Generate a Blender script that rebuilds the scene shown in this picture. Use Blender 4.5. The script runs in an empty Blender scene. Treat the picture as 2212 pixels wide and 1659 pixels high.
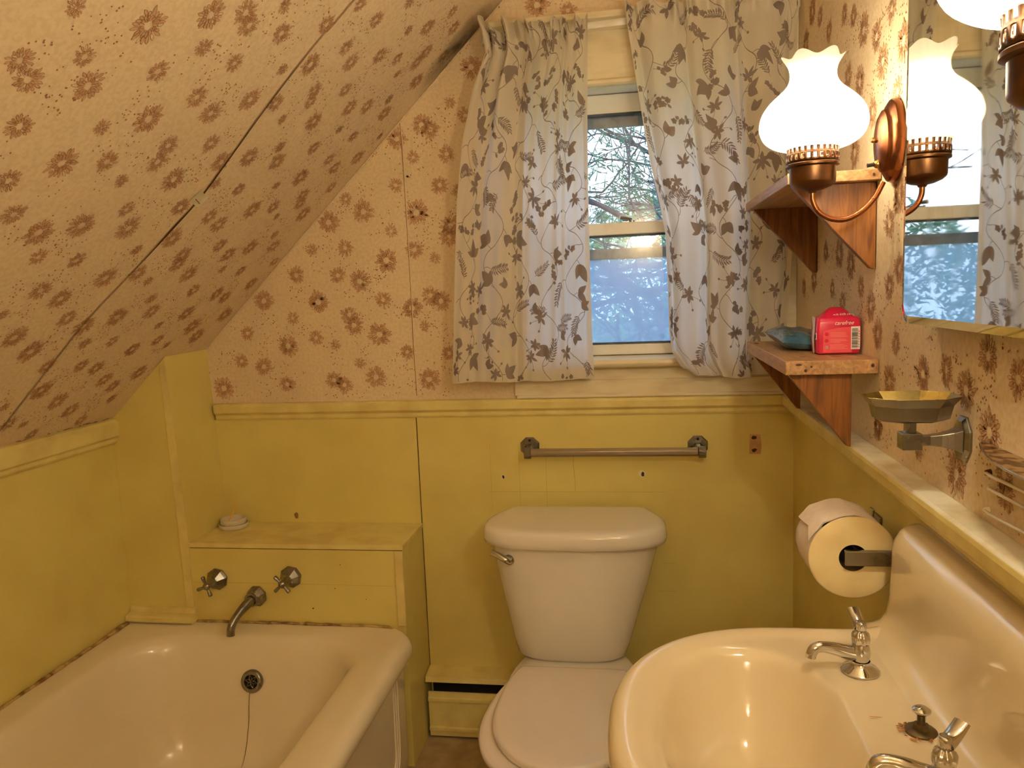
import bpy, bmesh, math, random
from mathutils import Vector, Matrix
PI = math.pi
scn = bpy.context.scene
col = scn.collection
random.seed(11)

# ------------------------------------------------------------------ camera
cam_d = bpy.data.cameras.new('camera')
cam_d.sensor_width = 36.0
cam_d.lens = 27.058
cam_d.clip_start = 0.02
cam = bpy.data.objects.new('camera', cam_d)
col.objects.link(cam)
R = [[0.9872308, 0.0206108, 0.1579573], [0.1541232, 0.1270642, -0.9798473], [-0.0402662, 0.9916804, 0.1222651]]
# columns: right, up, back
M = Matrix(((R[0][0], R[0][1], R[0][2]), (R[1][0], R[1][1], R[1][2]), (R[2][0], R[2][1], R[2][2])))
cam.matrix_world = Matrix.Translation((-0.43723, -2.2, 1.3522)) @ M.to_4x4()
scn.camera = cam

# ------------------------------------------------------------------ world, light, exposure
world = bpy.data.worlds.new('sky')
scn.world = world
world.use_nodes = True
wn = world.node_tree
wn.nodes.clear()
wo = wn.nodes.new('ShaderNodeOutputWorld')
wb = wn.nodes.new('ShaderNodeBackground')
wb.inputs['Strength'].default_value = 2.5
tc = wn.nodes.new('ShaderNodeTexCoord')
sx = wn.nodes.new('ShaderNodeSeparateXYZ')
wr = wn.nodes.new('ShaderNodeValToRGB')
wr.color_ramp.elements[0].position = 0.0
wr.color_ramp.elements[0].color = (0.55, 0.72, 0.95, 1)
wr.color_ramp.elements[1].position = 1.0
wr.color_ramp.elements[1].color = (0.45, 0.65, 1.0, 1)
e_ = wr.color_ramp.elements.new(0.12)
e_.color = (0.85, 0.92, 1.0, 1)
wn.links.new(tc.outputs['Generated'], sx.inputs[0])
wn.links.new(sx.outputs['Z'], wr.inputs[0])
wn.links.new(wr.outputs[0], wb.inputs['Color'])
wn.links.new(wb.outputs[0], wo.inputs[0])
LAMP_COLOR = (1.0, 0.92, 0.72)
LAMP_WATTS = (24.0, 104.0)      # lamp by the window, lamp beyond the mirror
FILL_WATTS = 24.0             # added fill lamp, unseen behind the camera
scn.view_settings.view_transform = 'Standard'
scn.view_settings.look = 'None'
scn.view_settings.gamma = 1.0
scn.view_settings.use_curve_mapping = False
scn.view_settings.exposure = 0.15

# ------------------------------------------------------------------ materials
MATS = {}
def srgb(r, g, b):
    f = lambda c: (c / 255 / 12.92) if c / 255 <= 0.04045 else ((c / 255 + 0.055) / 1.055) ** 2.4
    return (f(r), f(g), f(b), 1)
def pmat(name, base, rough=0.5, metal=0.0, base2=None, nscale=8.0, ndetail=4.0, lo=0.4, hi=0.7, stretch=(1, 1, 1),
         bump=0.0, bscale=60.0, coat=0.0, rvar=0.0, spec=0.5, bdist=0.001, base3=None, scale3=30, lo3=.62, hi3=.7):
    """principled material with a noise-driven second colour, roughness variation and bump"""
    if name in MATS: return MATS[name]
    m = bpy.data.materials.new(name); m.use_nodes = True
    nt = m.node_tree; p = nt.nodes['Principled BSDF']
    p.inputs['Base Color'].default_value = base
    p.inputs['Roughness'].default_value = rough
    p.inputs['Metallic'].default_value = metal
    p.inputs['Specular IOR Level'].default_value = spec
    p.inputs['Coat Weight'].default_value = coat
    p.inputs['Coat Roughness'].default_value = 0.08
    t = nt.nodes.new('ShaderNodeTexCoord')
    mp = nt.nodes.new('ShaderNodeMapping'); mp.inputs['Scale'].default_value = stretch
    nt.links.new(t.outputs['Object'], mp.inputs[0])
    colout = None
    if base2 is not None or rvar:
        n = nt.nodes.new('ShaderNodeTexNoise'); n.inputs['Scale'].default_value = nscale; n.inputs['Detail'].default_value = ndetail
        nt.links.new(mp.outputs[0], n.inputs['Vector'])
        mr = nt.nodes.new('ShaderNodeMapRange'); mr.inputs['From Min'].default_value = lo; mr.inputs['From Max'].default_value = hi
        nt.links.new(n.outputs['Fac'], mr.inputs['Value'])
    if base2 is not None:
        mx = nt.nodes.new('ShaderNodeMix'); mx.data_type = 'RGBA'
        mx.inputs[6].default_value = base; mx.inputs[7].default_value = base2
        nt.links.new(mr.outputs[0], mx.inputs[0]); colout = mx.outputs[2]
        nt.links.new(colout, p.inputs['Base Color'])
    if base3 is not None:
        n3 = nt.nodes.new('ShaderNodeTexNoise'); n3.inputs['Scale'].default_value = scale3; n3.inputs['Detail'].default_value = 6
        nt.links.new(t.outputs['Object'], n3.inputs['Vector'])
        r3 = nt.nodes.new('ShaderNodeMapRange'); r3.inputs['From Min'].default_value = lo3; r3.inputs['From Max'].default_value = hi3
        nt.links.new(n3.outputs['Fac'], r3.inputs['Value'])
        m3 = nt.nodes.new('ShaderNodeMix'); m3.data_type = 'RGBA'; m3.inputs[7].default_value = base3
        if colout: nt.links.new(colout, m3.inputs[6])
        else: m3.inputs[6].default_value = base
        nt.links.new(r3.outputs[0], m3.inputs[0]); nt.links.new(m3.outputs[2], p.inputs['Base Color'])
    if rvar:
        a = nt.nodes.new('ShaderNodeMath'); a.operation = 'MULTIPLY_ADD'
        a.inputs[1].default_value = rvar; a.inputs[2].default_value = rough
        nt.links.new(mr.outputs[0], a.inputs[0]); nt.links.new(a.outputs[0], p.inputs['Roughness'])
    if bump:
        n2 = nt.nodes.new('ShaderNodeTexNoise'); n2.inputs['Scale'].default_value = bscale; n2.inputs['Detail'].default_value = 5
        nt.links.new(mp.outputs[0], n2.inputs['Vector'])
        b = nt.nodes.new('ShaderNodeBump'); b.inputs['Strength'].default_value = bump; b.inputs['Distance'].default_value = bdist
        nt.links.new(n2.outputs['Fac'], b.inputs['Height']); nt.links.new(b.outputs[0], p.inputs['Normal'])
    MATS[name] = m
    return m

PAPER = pmat('wallpaper', srgb(228, 207, 172), 0.75, base2=srgb(220, 196, 160), nscale=120, ndetail=6, lo=.42, hi=.62, bump=.10, bscale=220, spec=.25,
             base3=srgb(204, 178, 142), scale3=2.2, lo3=.55, hi3=.95)
PAPER_P = pmat('wallpaper_petal', srgb(212, 172, 138), 0.8, base2=srgb(202, 162, 124), nscale=60, spec=.2)
PAPER_L = pmat('wallpaper_print_line', srgb(158, 112, 74), 0.8, base2=srgb(170, 124, 84), nscale=40, spec=.2)
PETAL_B = pmat('wallpaper_petal_back', srgb(196, 164, 118), 0.8, base2=srgb(186, 150, 108), nscale=60, spec=.2)
CRACK = pmat('dark_gap', srgb(48, 30, 16), 0.9, base2=srgb(80, 52, 28), nscale=40)
YELLOW = pmat('yellow_gloss_paint', srgb(222, 205, 122), 0.34, base2=srgb(214, 194, 112), nscale=5, ndetail=6, rvar=.12, bump=.12, bscale=45, bdist=.002)
YELLOW_T = pmat('yellow_trim_paint', srgb(228, 211, 136), 0.36, base2=srgb(214, 192, 120), nscale=14, ndetail=8, rvar=.15, bump=.2, bscale=60)
TRIMW = pmat('aged_cream_paint', srgb(226, 212, 178), 0.45, base2=srgb(206, 188, 148), nscale=9, ndetail=8, lo=.45, hi=.75, bump=.2, bscale=50, stretch=(1, 1, 4))
RAILWORN = pmat('worn_white_paint', srgb(228, 220, 196), 0.5, base2=srgb(204, 188, 146), nscale=16, ndetail=8, lo=.4, hi=.65, bump=.3, bscale=60)
SASHW = pmat('sash_white_paint', srgb(232, 228, 218), 0.4, base2=srgb(206, 196, 172), nscale=12, ndetail=7, lo=.5, hi=.8, bump=.15, bscale=60)
ALU = pmat('storm_frame_aluminium', srgb(150, 156, 164), 0.45, 0.3, base2=srgb(120, 124, 132), nscale=30)
DARK_EDGE = pmat('dark_glazing_edge', srgb(84, 88, 96), 0.8, base2=srgb(60, 62, 70), nscale=30)
CHROME = pmat('chrome', srgb(206, 204, 200), 0.09, 1.0, rvar=.08, nscale=20)
CHROME_OLD = pmat('tarnished_chrome', srgb(150, 146, 136), 0.24, 1.0, base2=srgb(128, 122, 110), nscale=18, lo=.4, hi=.7, rvar=.12)
BRASSY = pmat('yellowed_chrome', srgb(196, 176, 110), 0.24, 1.0, base2=srgb(150, 130, 76), nscale=40, rvar=.2)
PORC = pmat('white_vitreous_china', srgb(236, 228, 216), 0.12, base2=srgb(230, 220, 204), nscale=3, coat=.4)
PLASTICW = pmat('white_plastic_seat', srgb(236, 224, 216), 0.16, base2=srgb(232, 220, 210), nscale=3, coat=.15)
ENAMEL = pmat('cream_enamel', srgb(228, 212, 180), 0.14, base2=srgb(222, 204, 168), nscale=4, lo=.4, hi=.7, coat=.35)
TUBW = pmat('tub_enamel', srgb(236, 222, 194), 0.2, base2=srgb(226, 208, 174), nscale=2.5, ndetail=6, lo=.4, hi=.8, coat=.25, rvar=.08)
CAULK = pmat('dirty_caulk', srgb(190, 162, 100), 0.8, base2=srgb(124, 88, 44), nscale=35, ndetail=8, lo=.42, hi=.62, bump=.6, bscale=90)
RUST = pmat('rust', srgb(120, 70, 34), 0.9, base2=srgb(66, 36, 20), nscale=60, bump=.4)
RUSTL = pmat('rust_stain', srgb(196, 134, 74), 0.7, base2=srgb(150, 92, 48), nscale=80)
COPPER = pmat('antique_copper', srgb(150, 90, 54), 0.24, 1.0, base2=srgb(84, 48, 30), nscale=14, ndetail=3, lo=.35, hi=.75, rvar=.12)
BRONZE = pmat('dark_bronze', srgb(120, 84, 56), 0.3, 1.0, base2=srgb(64, 42, 28), nscale=18, lo=.35, hi=.7, rvar=.15)
BRASS = pmat('brass', srgb(200, 160, 90), 0.25, 1.0, base2=srgb(160, 120, 70), nscale=40)
BLACK = pmat('black_plastic', srgb(24, 20, 18), 0.4, base2=srgb(36, 30, 26), nscale=30)
DARKV = pmat('dark_void', srgb(18, 12, 10), 0.9, base2=srgb(30, 20, 14), nscale=30)
PAPERW = pmat('toilet_tissue', srgb(242, 228, 214), 0.95, base2=srgb(236, 220, 204), nscale=60, bump=.35, bscale=140, spec=.1)
TISSUE_END = pmat('tissue_end', srgb(236, 214, 160), 0.95, base2=srgb(226, 200, 146), nscale=20, stretch=(1, 1, 1), bump=.2, bscale=200, spec=.1)
CARD = pmat('cardboard_core', srgb(120, 96, 70), 0.9, base2=srgb(100, 78, 54), nscale=30)
FLOORM = pmat('floor_tile', srgb(176, 150, 112), 0.5, base2=srgb(150, 122, 88), nscale=18, ndetail=8, lo=.4, hi=.7, bump=.15, bscale=40)

def wood_mat(name, c1, c2, stretch=(14, 1.2, 14), rough=.38):
    m = bpy.data.materials.new(name); m.use_nodes = True
    nt = m.node_tree; p = nt.nodes['Principled BSDF']
    t = nt.nodes.new('ShaderNodeTexCoord'); mp = nt.nodes.new('ShaderNodeMapping'); mp.inputs['Scale'].default_value = stretch
    n = nt.nodes.new('ShaderNodeTexNoise'); n.inputs['Scale'].default_value = 6; n.inputs['Detail'].default_value = 6; n.inputs['Distortion'].default_value = 1.2
    w = nt.nodes.new('ShaderNodeTexNoise'); w.inputs['Scale'].default_value = 2.2; w.inputs['Detail'].default_value = 3
    r = nt.nodes.new('ShaderNodeValToRGB'); r.color_ramp.elements[0].position = .32; r.color_ramp.elements[1].position = .68
    r.color_ramp.elements[0].color = c2; r.color_ramp.elements[1].color = c1
    mx = nt.nodes.new('ShaderNodeMix'); mx.data_type = 'RGBA'; mx.blend_type = 'MULTIPLY'; mx.inputs[0].default_value = .5
    nt.links.new(t.outputs['Object'], mp.inputs[0]); nt.links.new(mp.outputs[0], n.inputs['Vector']); nt.links.new(mp.outputs[0], w.inputs['Vector'])
    nt.links.new(n.outputs['Fac'], r.inputs[0]); nt.links.new(r.outputs[0], mx.inputs[6])
    mr = nt.nodes.new('ShaderNodeMapRange'); mr.inputs['From Min'].default_value = .3; mr.inputs['From Max'].default_value = .7; mr.inputs['To Min'].default_value = .45; mr.inputs['To Max'].default_value = 1.15
    nt.links.new(w.outputs['Fac'], mr.inputs['Value']); nt.links.new(mr.outputs[0], mx.inputs[7])
    nt.links.new(mx.outputs[2], p.inputs['Base Color'])
    p.inputs['Roughness'].default_value = rough
    b = nt.nodes.new('ShaderNodeBump'); b.inputs['Strength'].default_value = .15; b.inputs['Distance'].default_value = .001
    nt.links.new(n.outputs['Fac'], b.inputs['Height']); nt.links.new(b.outputs[0], p.inputs['Normal'])
    return m
WOOD = wood_mat('stained_pine_board', srgb(206, 164, 116), srgb(164, 116, 72))
WOODB = wood_mat('stained_pine_bracket', srgb(160, 100, 40), srgb(110, 62, 22), (14, 14, 1.4))
KNOT = pmat('wood_knot', srgb(58, 32, 16), .6, base2=srgb(84, 48, 24), nscale=60)

def translucent_mat(name, c, trans=.5, weave=0.0, tint=None):
    m = bpy.data.materials.new(name); m.use_nodes = True
    nt = m.node_tree; nt.nodes.clear()
    o = nt.nodes.new('ShaderNodeOutputMaterial'); d = nt.nodes.new('ShaderNodeBsdfDiffuse'); tr = nt.nodes.new('ShaderNodeBsdfTranslucent')
    mx = nt.nodes.new('ShaderNodeMixShader'); mx.inputs[0].default_value = trans
    d.inputs['Color'].default_value = c; tr.inputs['Color'].default_value = tint or c
    nt.links.new(d.outputs[0], mx.inputs[1]); nt.links.new(tr.outputs[0], mx.inputs[2]); nt.links.new(mx.outputs[0], o.inputs[0])
    if weave:
        t = nt.nodes.new('ShaderNodeTexCoord'); mp = nt.nodes.new('ShaderNodeMapping'); mp.inputs['Scale'].default_value = (900, 900, 60)
        n = nt.nodes.new('ShaderNodeTexNoise'); n.inputs['Scale'].default_value = 1.0
        b = nt.nodes.new('ShaderNodeBump'); b.inputs['Strength'].default_value = weave; b.inputs['Distance'].default_value = .001
        nt.links.new(t.outputs['Object'], mp.inputs[0]); nt.links.new(mp.outputs[0], n.inputs['Vector']); nt.links.new(n.outputs['Fac'], b.inputs['Height'])
        nt.links.new(b.outputs[0], d.inputs['Normal'])
    return m
CLOTH = translucent_mat('curtain_cotton', srgb(248, 238, 218), .6, .15, srgb(238, 236, 236))
CPRINT = translucent_mat('curtain_print', srgb(158, 142, 130), .35, .1, srgb(146, 138, 146))

def glass_mat(name, tint, fac, rough=0.0, rcol=(1, 1, 1, 1)):
    m = bpy.data.materials.new(name); m.use_nodes = True
    nt = m.node_tree; nt.nodes.clear()
    o = nt.nodes.new('ShaderNodeOutputMaterial'); a = nt.nodes.new('ShaderNodeBsdfTransparent'); g = nt.nodes.new('ShaderNodeBsdfGlossy')
    a.inputs['Color'].default_value = tint; g.inputs['Roughness'].default_value = rough; g.inputs['Color'].default_value = rcol
    mx = nt.nodes.new('ShaderNodeMixShader'); mx.inputs[0].default_value = fac
    nt.links.new(a.outputs[0], mx.inputs[1]); nt.links.new(g.outputs[0], mx.inputs[2]); nt.links.new(mx.outputs[0], o.inputs[0])
    return m
PANE = glass_mat('window_glass', (.93, .96, 1, 1), .05)
def screen_mat():
    m = bpy.data.materials.new('hazy_insect_screen'); m.use_nodes = True
    nt = m.node_tree; nt.nodes.clear()
    o = nt.nodes.new('ShaderNodeOutputMaterial'); a = nt.nodes.new('ShaderNodeBsdfTransparent'); d = nt.nodes.new('ShaderNodeBsdfDiffuse'); tr = nt.nodes.new('ShaderNodeBsdfTranslucent')
    d.inputs['Color'].default_value = (.30, .42, .62, 1); tr.inputs['Color'].default_value = (.48, .66, .92, 1)  # bluish haze of the lower pane put into the screen colour
    m1 = nt.nodes.new('ShaderNodeMixShader'); m1.inputs[0].default_value = .75
    nt.links.new(d.outputs[0], m1.inputs[1]); nt.links.new(tr.outputs[0], m1.inputs[2])
    mx = nt.nodes.new('ShaderNodeMixShader'); mx.inputs[0].default_value = .36
    nt.links.new(a.outputs[0], mx.inputs[1]); nt.links.new(m1.outputs[0], mx.inputs[2]); nt.links.new(mx.outputs[0], o.inputs[0])
    return m
SCREEN = screen_mat()
def opal_mat():
    m = bpy.data.materials.new('opal_glass'); m.use_nodes = True
    nt = m.node_tree; nt.nodes.clear()
    o = nt.nodes.new('ShaderNodeOutputMaterial'); a = nt.nodes.new('ShaderNodeBsdfTransparent'); a.inputs['Color'].default_value = (1, .96, .86, 1)
    d = nt.nodes.new('ShaderNodeBsdfDiffuse'); d.inputs['Color'].default_value = (.92, .9, .84, 1)
    tr = nt.nodes.new('ShaderNodeBsdfTranslucent'); tr.inputs['Color'].default_value = (1, .97, .9, 1)
    m1 = nt.nodes.new('ShaderNodeMixShader'); m1.inputs[0].default_value = .6
    nt.links.new(d.outputs[0], m1.inputs[1]); nt.links.new(tr.outputs[0], m1.inputs[2])
    mx = nt.nodes.new('ShaderNodeMixShader'); mx.inputs[0].default_value = .72
    nt.links.new(a.outputs[0], mx.inputs[1]); nt.links.new(m1.outputs[0], mx.inputs[2]); nt.links.new(mx.outputs[0], o.inputs[0])
    return m
OPAL = opal_mat()
def mirror_mat():
    m = pmat('mirror_silver', (.80, .80, .74, 1), 0.015, 1.0, base2=(.70, .69, .60, 1), nscale=14, ndetail=7, lo=.45, hi=.75, stretch=(1, 3, 1), rvar=.035)
    return m
MIRROR = mirror_mat()

# ------------------------------------------------------------------ mesh helpers
class MB:
    def __init__(s): s.v = []; s.f = []; s.m = []
    def add(s, vs, fs, mi=0):
        o = len(s.v); s.v += [tuple(p) for p in vs]
        s.f += [tuple(o + i for i in f) for f in fs]; s.m += [mi] * len(fs)
    def box(s, x0, x1, y0, y1, z0, z1, mi=0, T=None):
        vs = [Vector((x, y, z)) for x in (x0, x1) for y in (y0, y1) for z in (z0, z1)]
        if T: vs = [T @ v for v in vs]
        s.add(vs, [(0, 1, 3, 2), (4, 6, 7, 5), (0, 4, 5, 1), (2, 3, 7, 6), (0, 2, 6, 4), (1, 5, 7, 3)], mi)
    def prism(s, pts, vec, mi=0, T=None):
        """closed polygon pts (3-D) extruded by vec"""
        n = len(pts); a = [Vector(p) for p in pts]; b = [p + Vector(vec) for p in a]
        if T: a = [T @ p for p in a]; b = [T @ p for p in b]
        s.add(a + b, [tuple(range(n))[::-1], tuple(range(n, 2 * n))] + [(i, (i + 1) % n, n + (i + 1) % n, n + i) for i in range(n)], mi)
    def loft(s, loops, mi=0, cap0=False, cap1=False, closed=True):
        n = len(loops[0]); o = len(s.v)
        for l in loops: s.v += [tuple(p) for p in l]
        k = n if closed else n - 1
        for j in range(len(loops) - 1):
            for i in range(k):
                s.f.append((o + j * n + i, o + j * n + (i + 1) % n, o + (j + 1) * n + (i + 1) % n, o + (j + 1) * n + i)); s.m.append(mi)
        if cap0: s.f.append(tuple(o + i for i in range(n))[::-1]); s.m.append(mi)
        if cap1: s.f.append(tuple(o + (len(loops) - 1) * n + i for i in range(n))); s.m.append(mi)
    def lathe(s, prof, seg=32, T=None, mi=0, cap0=False, cap1=False, phase=0.0):
        T = T or Matrix.Identity(4)
        loops = [[T @ Vector((r * math.cos(phase + 2 * PI * i / seg), r * math.sin(phase + 2 * PI * i / seg), z)) for i in range(seg)] for r, z in prof]
        s.loft(loops, mi, cap0, cap1)
    def tube(s, pts, r, seg=10, mi=0, caps=True):
        pts = [Vector(p) for p in pts]
        rs = r if isinstance(r, (list, tuple)) else [r] * len(pts)
        loops = []; up = None
        for i, p in enumerate(pts):
            d = (pts[min(i + 1, len(pts) - 1)] - pts[max(i - 1, 0)]).normalized()
            if up is None: up = Vector((0, 0, 1)) if abs(d.z) < .9 else Vector((1, 0, 0))
            a = d.cross(up)
            if a.length < 1e-6: a = d.orthogonal()
            a.normalize(); up = a.cross(d)
            rr = rs[i]
            ra, rb = (rr if isinstance(rr, (list, tuple)) else (rr, rr))
            loops.append([p + a * ra * math.cos(2 * PI * k / seg) + up * rb * math.sin(2 * PI * k / seg) for k in range(seg)])
        s.loft(loops, mi, caps, caps)
    def build(s, name, mats, parent=None, smooth=None, bevel=0.0, bseg=2):
        me = bpy.data.meshes.new(name)
        me.from_pydata(s.v, [], s.f)
        for m in (mats if isinstance(mats, (list, tuple)) else [mats]): me.materials.append(m)
        me.polygons.foreach_set('material_index', s.m)
        me.update()
        if smooth is not None:
            me.shade_smooth(); me.set_sharp_from_angle(angle=math.radians(smooth))
        o = bpy.data.objects.new(name, me); col.objects.link(o)
        if parent:
            o.parent = parent
            o.matrix_parent_inverse = parent.matrix_world.inverted()
        if bevel:
            b = o.modifiers.new('bevel', 'BEVEL'); b.width = bevel; b.segments = bseg; b.limit_method = 'ANGLE'; b.angle_limit = math.radians(40)
        return o
def fixn(o):
    """recalculate outward normals of one mesh object"""
    bm = bmesh.new(); bm.from_mesh(o.data); bmesh.ops.recalc_face_normals(bm, faces=bm.faces); bm.to_mesh(o.data); bm.free(); return o
def thing(name, label, cat, loc=(0, 0, 0), group=None):
    o = bpy.data.objects.new(name, None); col.objects.link(o); o.location = loc; o.empty_display_size = .05
    o.matrix_world = Matrix.Translation(loc)
    o['label'] = label; o['category'] = cat
    if group: o['group'] = group
    return o
def tag(o, label, cat, group=None):
    o['label'] = label; o['category'] = cat
    if group: o['group'] = group
    return o
def struct(o): o['kind'] = 'structure'; return o
def bez(p0, p1, p2, p3, n=14):
    p0, p1, p2, p3 = map(Vector, (p0, p1, p2, p3)); out = []
    for i in range(n + 1):
        t = i / n; out.append(p0 * (1 - t) ** 3 + p1 * 3 * t * (1 - t) ** 2 + p2 * 3 * t * t * (1 - t) + p3 * t ** 3)
    return out
def smooth_path(pts, n=6):
    """catmull-rom through pts"""
    P = [Vector(p) for p in pts]; P = [P[0] * 2 - P[1]] + P + [P[-1] * 2 - P[-2]]; out = []
    for i in range(1, len(P) - 2):
        for k in range(n):
            t = k / n; a, b, c, d = P[i - 1], P[i], P[i + 1], P[i + 2]
            out.append(.5 * ((2 * b) + (c - a) * t + (2 * a - 5 * b + 4 * c - d) * t * t + (3 * b - a - 3 * c + d) * t ** 3))
    out.append(P[-2]); return out
def axis_T(loc, d, up=(0, 0, 1)):
    """matrix whose local z points along d"""
    d = Vector(d).normalized(); x = Vector(up).cross(d)
    if x.length < 1e-5: x = Vector((1, 0, 0))
    x.normalize(); y = d.cross(x)
    return Matrix.Translation(loc) @ Matrix((x, y, d)).transposed().to_4x4()

# printed flower positions on each papered surface: (u mm, v mm, radius 0.1 mm)
SLOPE_FLOWERS = "1204,1053,140 1069,1079,264 965,1143,244 894,1179,217 863,1164,203 813,1229,144 766,1186,215 1230,953,182 1199,930,204 1138,993,166 1097,952,243 986,1018,190 928,1090,158 828,1092,175 682,1129,129 1161,855,194 1014,891,142 929,932,259 855,1004,202 787,985,228 707,1043,229 619,1060,194 657,1252,190 606,1168,240 551,1035,121 519,1126,179 501,1099,180 425,1063,244 469,1222,216 531,1241,172 504,1328,187 376,1276,204 288,1299,168 402,1164,188 320,1135,225 244,1161,221 125,1171,216 163,1208,152 269,1403,220 139,1456,204 343,1366,134 213,1477,165 601,1326,162 431,1408,149 177,1362,205 180,1326,205 229,1272,114 98,1292,235 69,1390,182 1114,758,185 1040,809,255 949,831,204 881,799,133 833,894,206 827,855,207 746,826,251 720,926,195 642,893,234 560,923,246 440,935,230 475,972,150 331,1002,190 213,989,168 147,973,209 188,1075,171 284,1073,116 67,1028,227 42,1111,116 1059,695,194 981,662,264 895,687,265 812,737,165 765,693,247 657,763,218 603,838,141 502,838,177 360,875,126 279,916,249 529,751,200 468,733,229 378,792,240 292,811,197 237,786,111 195,869,205 172,840,208 105,810,249 74,914,185 940,606,164 839,601,179 688,638,132 600,678,252 513,633,223 501,604,214 424,572,235 391,671,199 319,644,225 240,674,236 120,685,228 168,725,140 287,592,132 187,590,176 66,541,221 872,522,206 802,499,238 717,557,256 623,572,209 563,548,129 343,517,203 736,440,205 664,411,248 571,434,266 495,491,150 452,447,232 213,502,219 153,488,212 284,430,239 371,393,126 198,376,264 68,414,255 845,393,248 768,345,272 920,460,117 611,352,158 513,349,169 401,309,223 318,333,178 251,309,121 128,333,260 680,287,196 558,273,193 491,254,212 276,204,253 415,201,222 39,630,170 350,164,209 306,108,153 632,203,250 538,146,243 453,95,233 369,38,186 652,98,183 598,81,118 535,29,166 713,165,117 1812,1095,152 703,1742,225 2509,834,255 1570,1297,261 904,54,296 1418,1258,298 2142,1612,211 2403,778,308 2637,171,164 651,1690,219 1880,527,231 1158,614,245 1753,1582,263 2787,1499,318 2014,285,295 2894,1583,242 2141,369,290 1721,499,151 2562,1732,156 2402,718,167 882,1345,297 2155,579,299 2942,884,320 929,135,248 1831,273,148 2603,549,313 2690,661,223 1560,1127,247 1678,1085,309 1521,755,270 1563,960,142 1882,816,262 1058,1237,273 2890,439,222 1778,560,206 930,389,285 2094,178,198 1001,1459,219 2567,296,201 1951,1549,221 572,1412,291 1926,1411,202 1259,717,306 2640,1727,218 2850,1623,180 2237,1464,259 1557,506,201 861,1418,148 2711,1214,306 2690,1574,244 1241,1643,250 1024,442,295 1432,1369,203 2418,1441,141 1886,1509,149 1269,828,280 2563,151,230 1941,1027,205 1667,1253,208 1813,1370,208 2403,1090,218 1262,1215,223 2639,1639,207 2694,1384,187 1392,216,286 2003,1284,241 364,1477,261 2509,1667,244 2396,63,278 1534,1252,159 2247,1635,151 1848,1319,211 1255,146,230 2919,722,275 2022,905,227 2073,1668,193 2116,723,294 1754,468,179 2323,251,318 1439,1048,224 2504,1438,240 1201,1284,313 1402,402,182 2153,1182,313 2562,424,174 2576,1575,186 2187,150,157 2502,511,204 1741,1182,141 2824,655,279 2272,517,262 1609,198,229 1699,318,256 1893,313,300 1966,215,308 1792,971,257 1373,547,172 1629,1294,205 2307,620,200 1059,1482,160 811,174,160 2337,1273,173 2447,1310,247 750,1368,145 2409,1560,311 1901,1710,264 898,1505,227 1804,1272,140 2311,1158,229 1571,806,175 1589,65,230 1938,777,242 1080,408,154 1617,1627,198 2612,1216,164 2575,1052,307 2148,1295,202 1311,1324,227 2098,941,216 1948,533,224 2271,703,173 672,5,178 1211,294,145 2897,383,157 1424,288,252 1039,217,149 2183,481,282 1396,1633,194 1887,603,157 2752,1645,146 2040,1625,171 2219,1284,290 1244,401,280 1442,472,171 2162,1060,268 2132,40,224 712,1476,256 2636,1526,221 2691,1283,200 1110,126,212 2867,184,242 722,85,167 1687,734,281 2477,197,144 2488,1077,256 2284,1525,202 1809,780,160 1454,125,239 2206,740,257 1818,375,203"
BACK_FLOWERS = "-1195,1718,294 -1097,1792,261 -1023,1826,248 -997,1811,229 -936,1880,144 -871,1971,275 -894,1842,196 -1052,1738,163 -953,1741,209 -1108,1663,183 -978,1656,216 -921,1636,196 -1261,1633,163 -1211,1594,275 -1319,1569,275 -1130,1534,163 -1051,1582,314 -1376,1491,144 -1274,1493,209 -1149,1450,294 -1063,1477,229 -953,1540,261 -955,1511,261 -1003,1450,144 -1401,1543,229 -1432,1419,216 -1302,1413,216 -1235,1393,275 -1542,1347,275 -1369,1337,294 -1167,1336,209 -1080,1309,275 -1022,1344,229 -992,1326,248 -1453,1292,163 -1274,1296,229 -1261,1264,248 -1603,1251,196 -1475,1208,275 -1384,1230,196 -1324,1207,144 -1184,1234,294 -1045,1254,144 -1102,1180,196 -975,1173,196 -1630,1166,196 -1559,1147,248 -1251,1150,144 -1203,1107,275 -1696,1083,288 -1600,1046,222 -1487,1091,222 -1405,1061,275 -1336,1101,222 -1304,1085,222 -1040,1097,275 -1114,1053,170 -939,1055,183 -680,2118,275 -596,2096,196"
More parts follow.
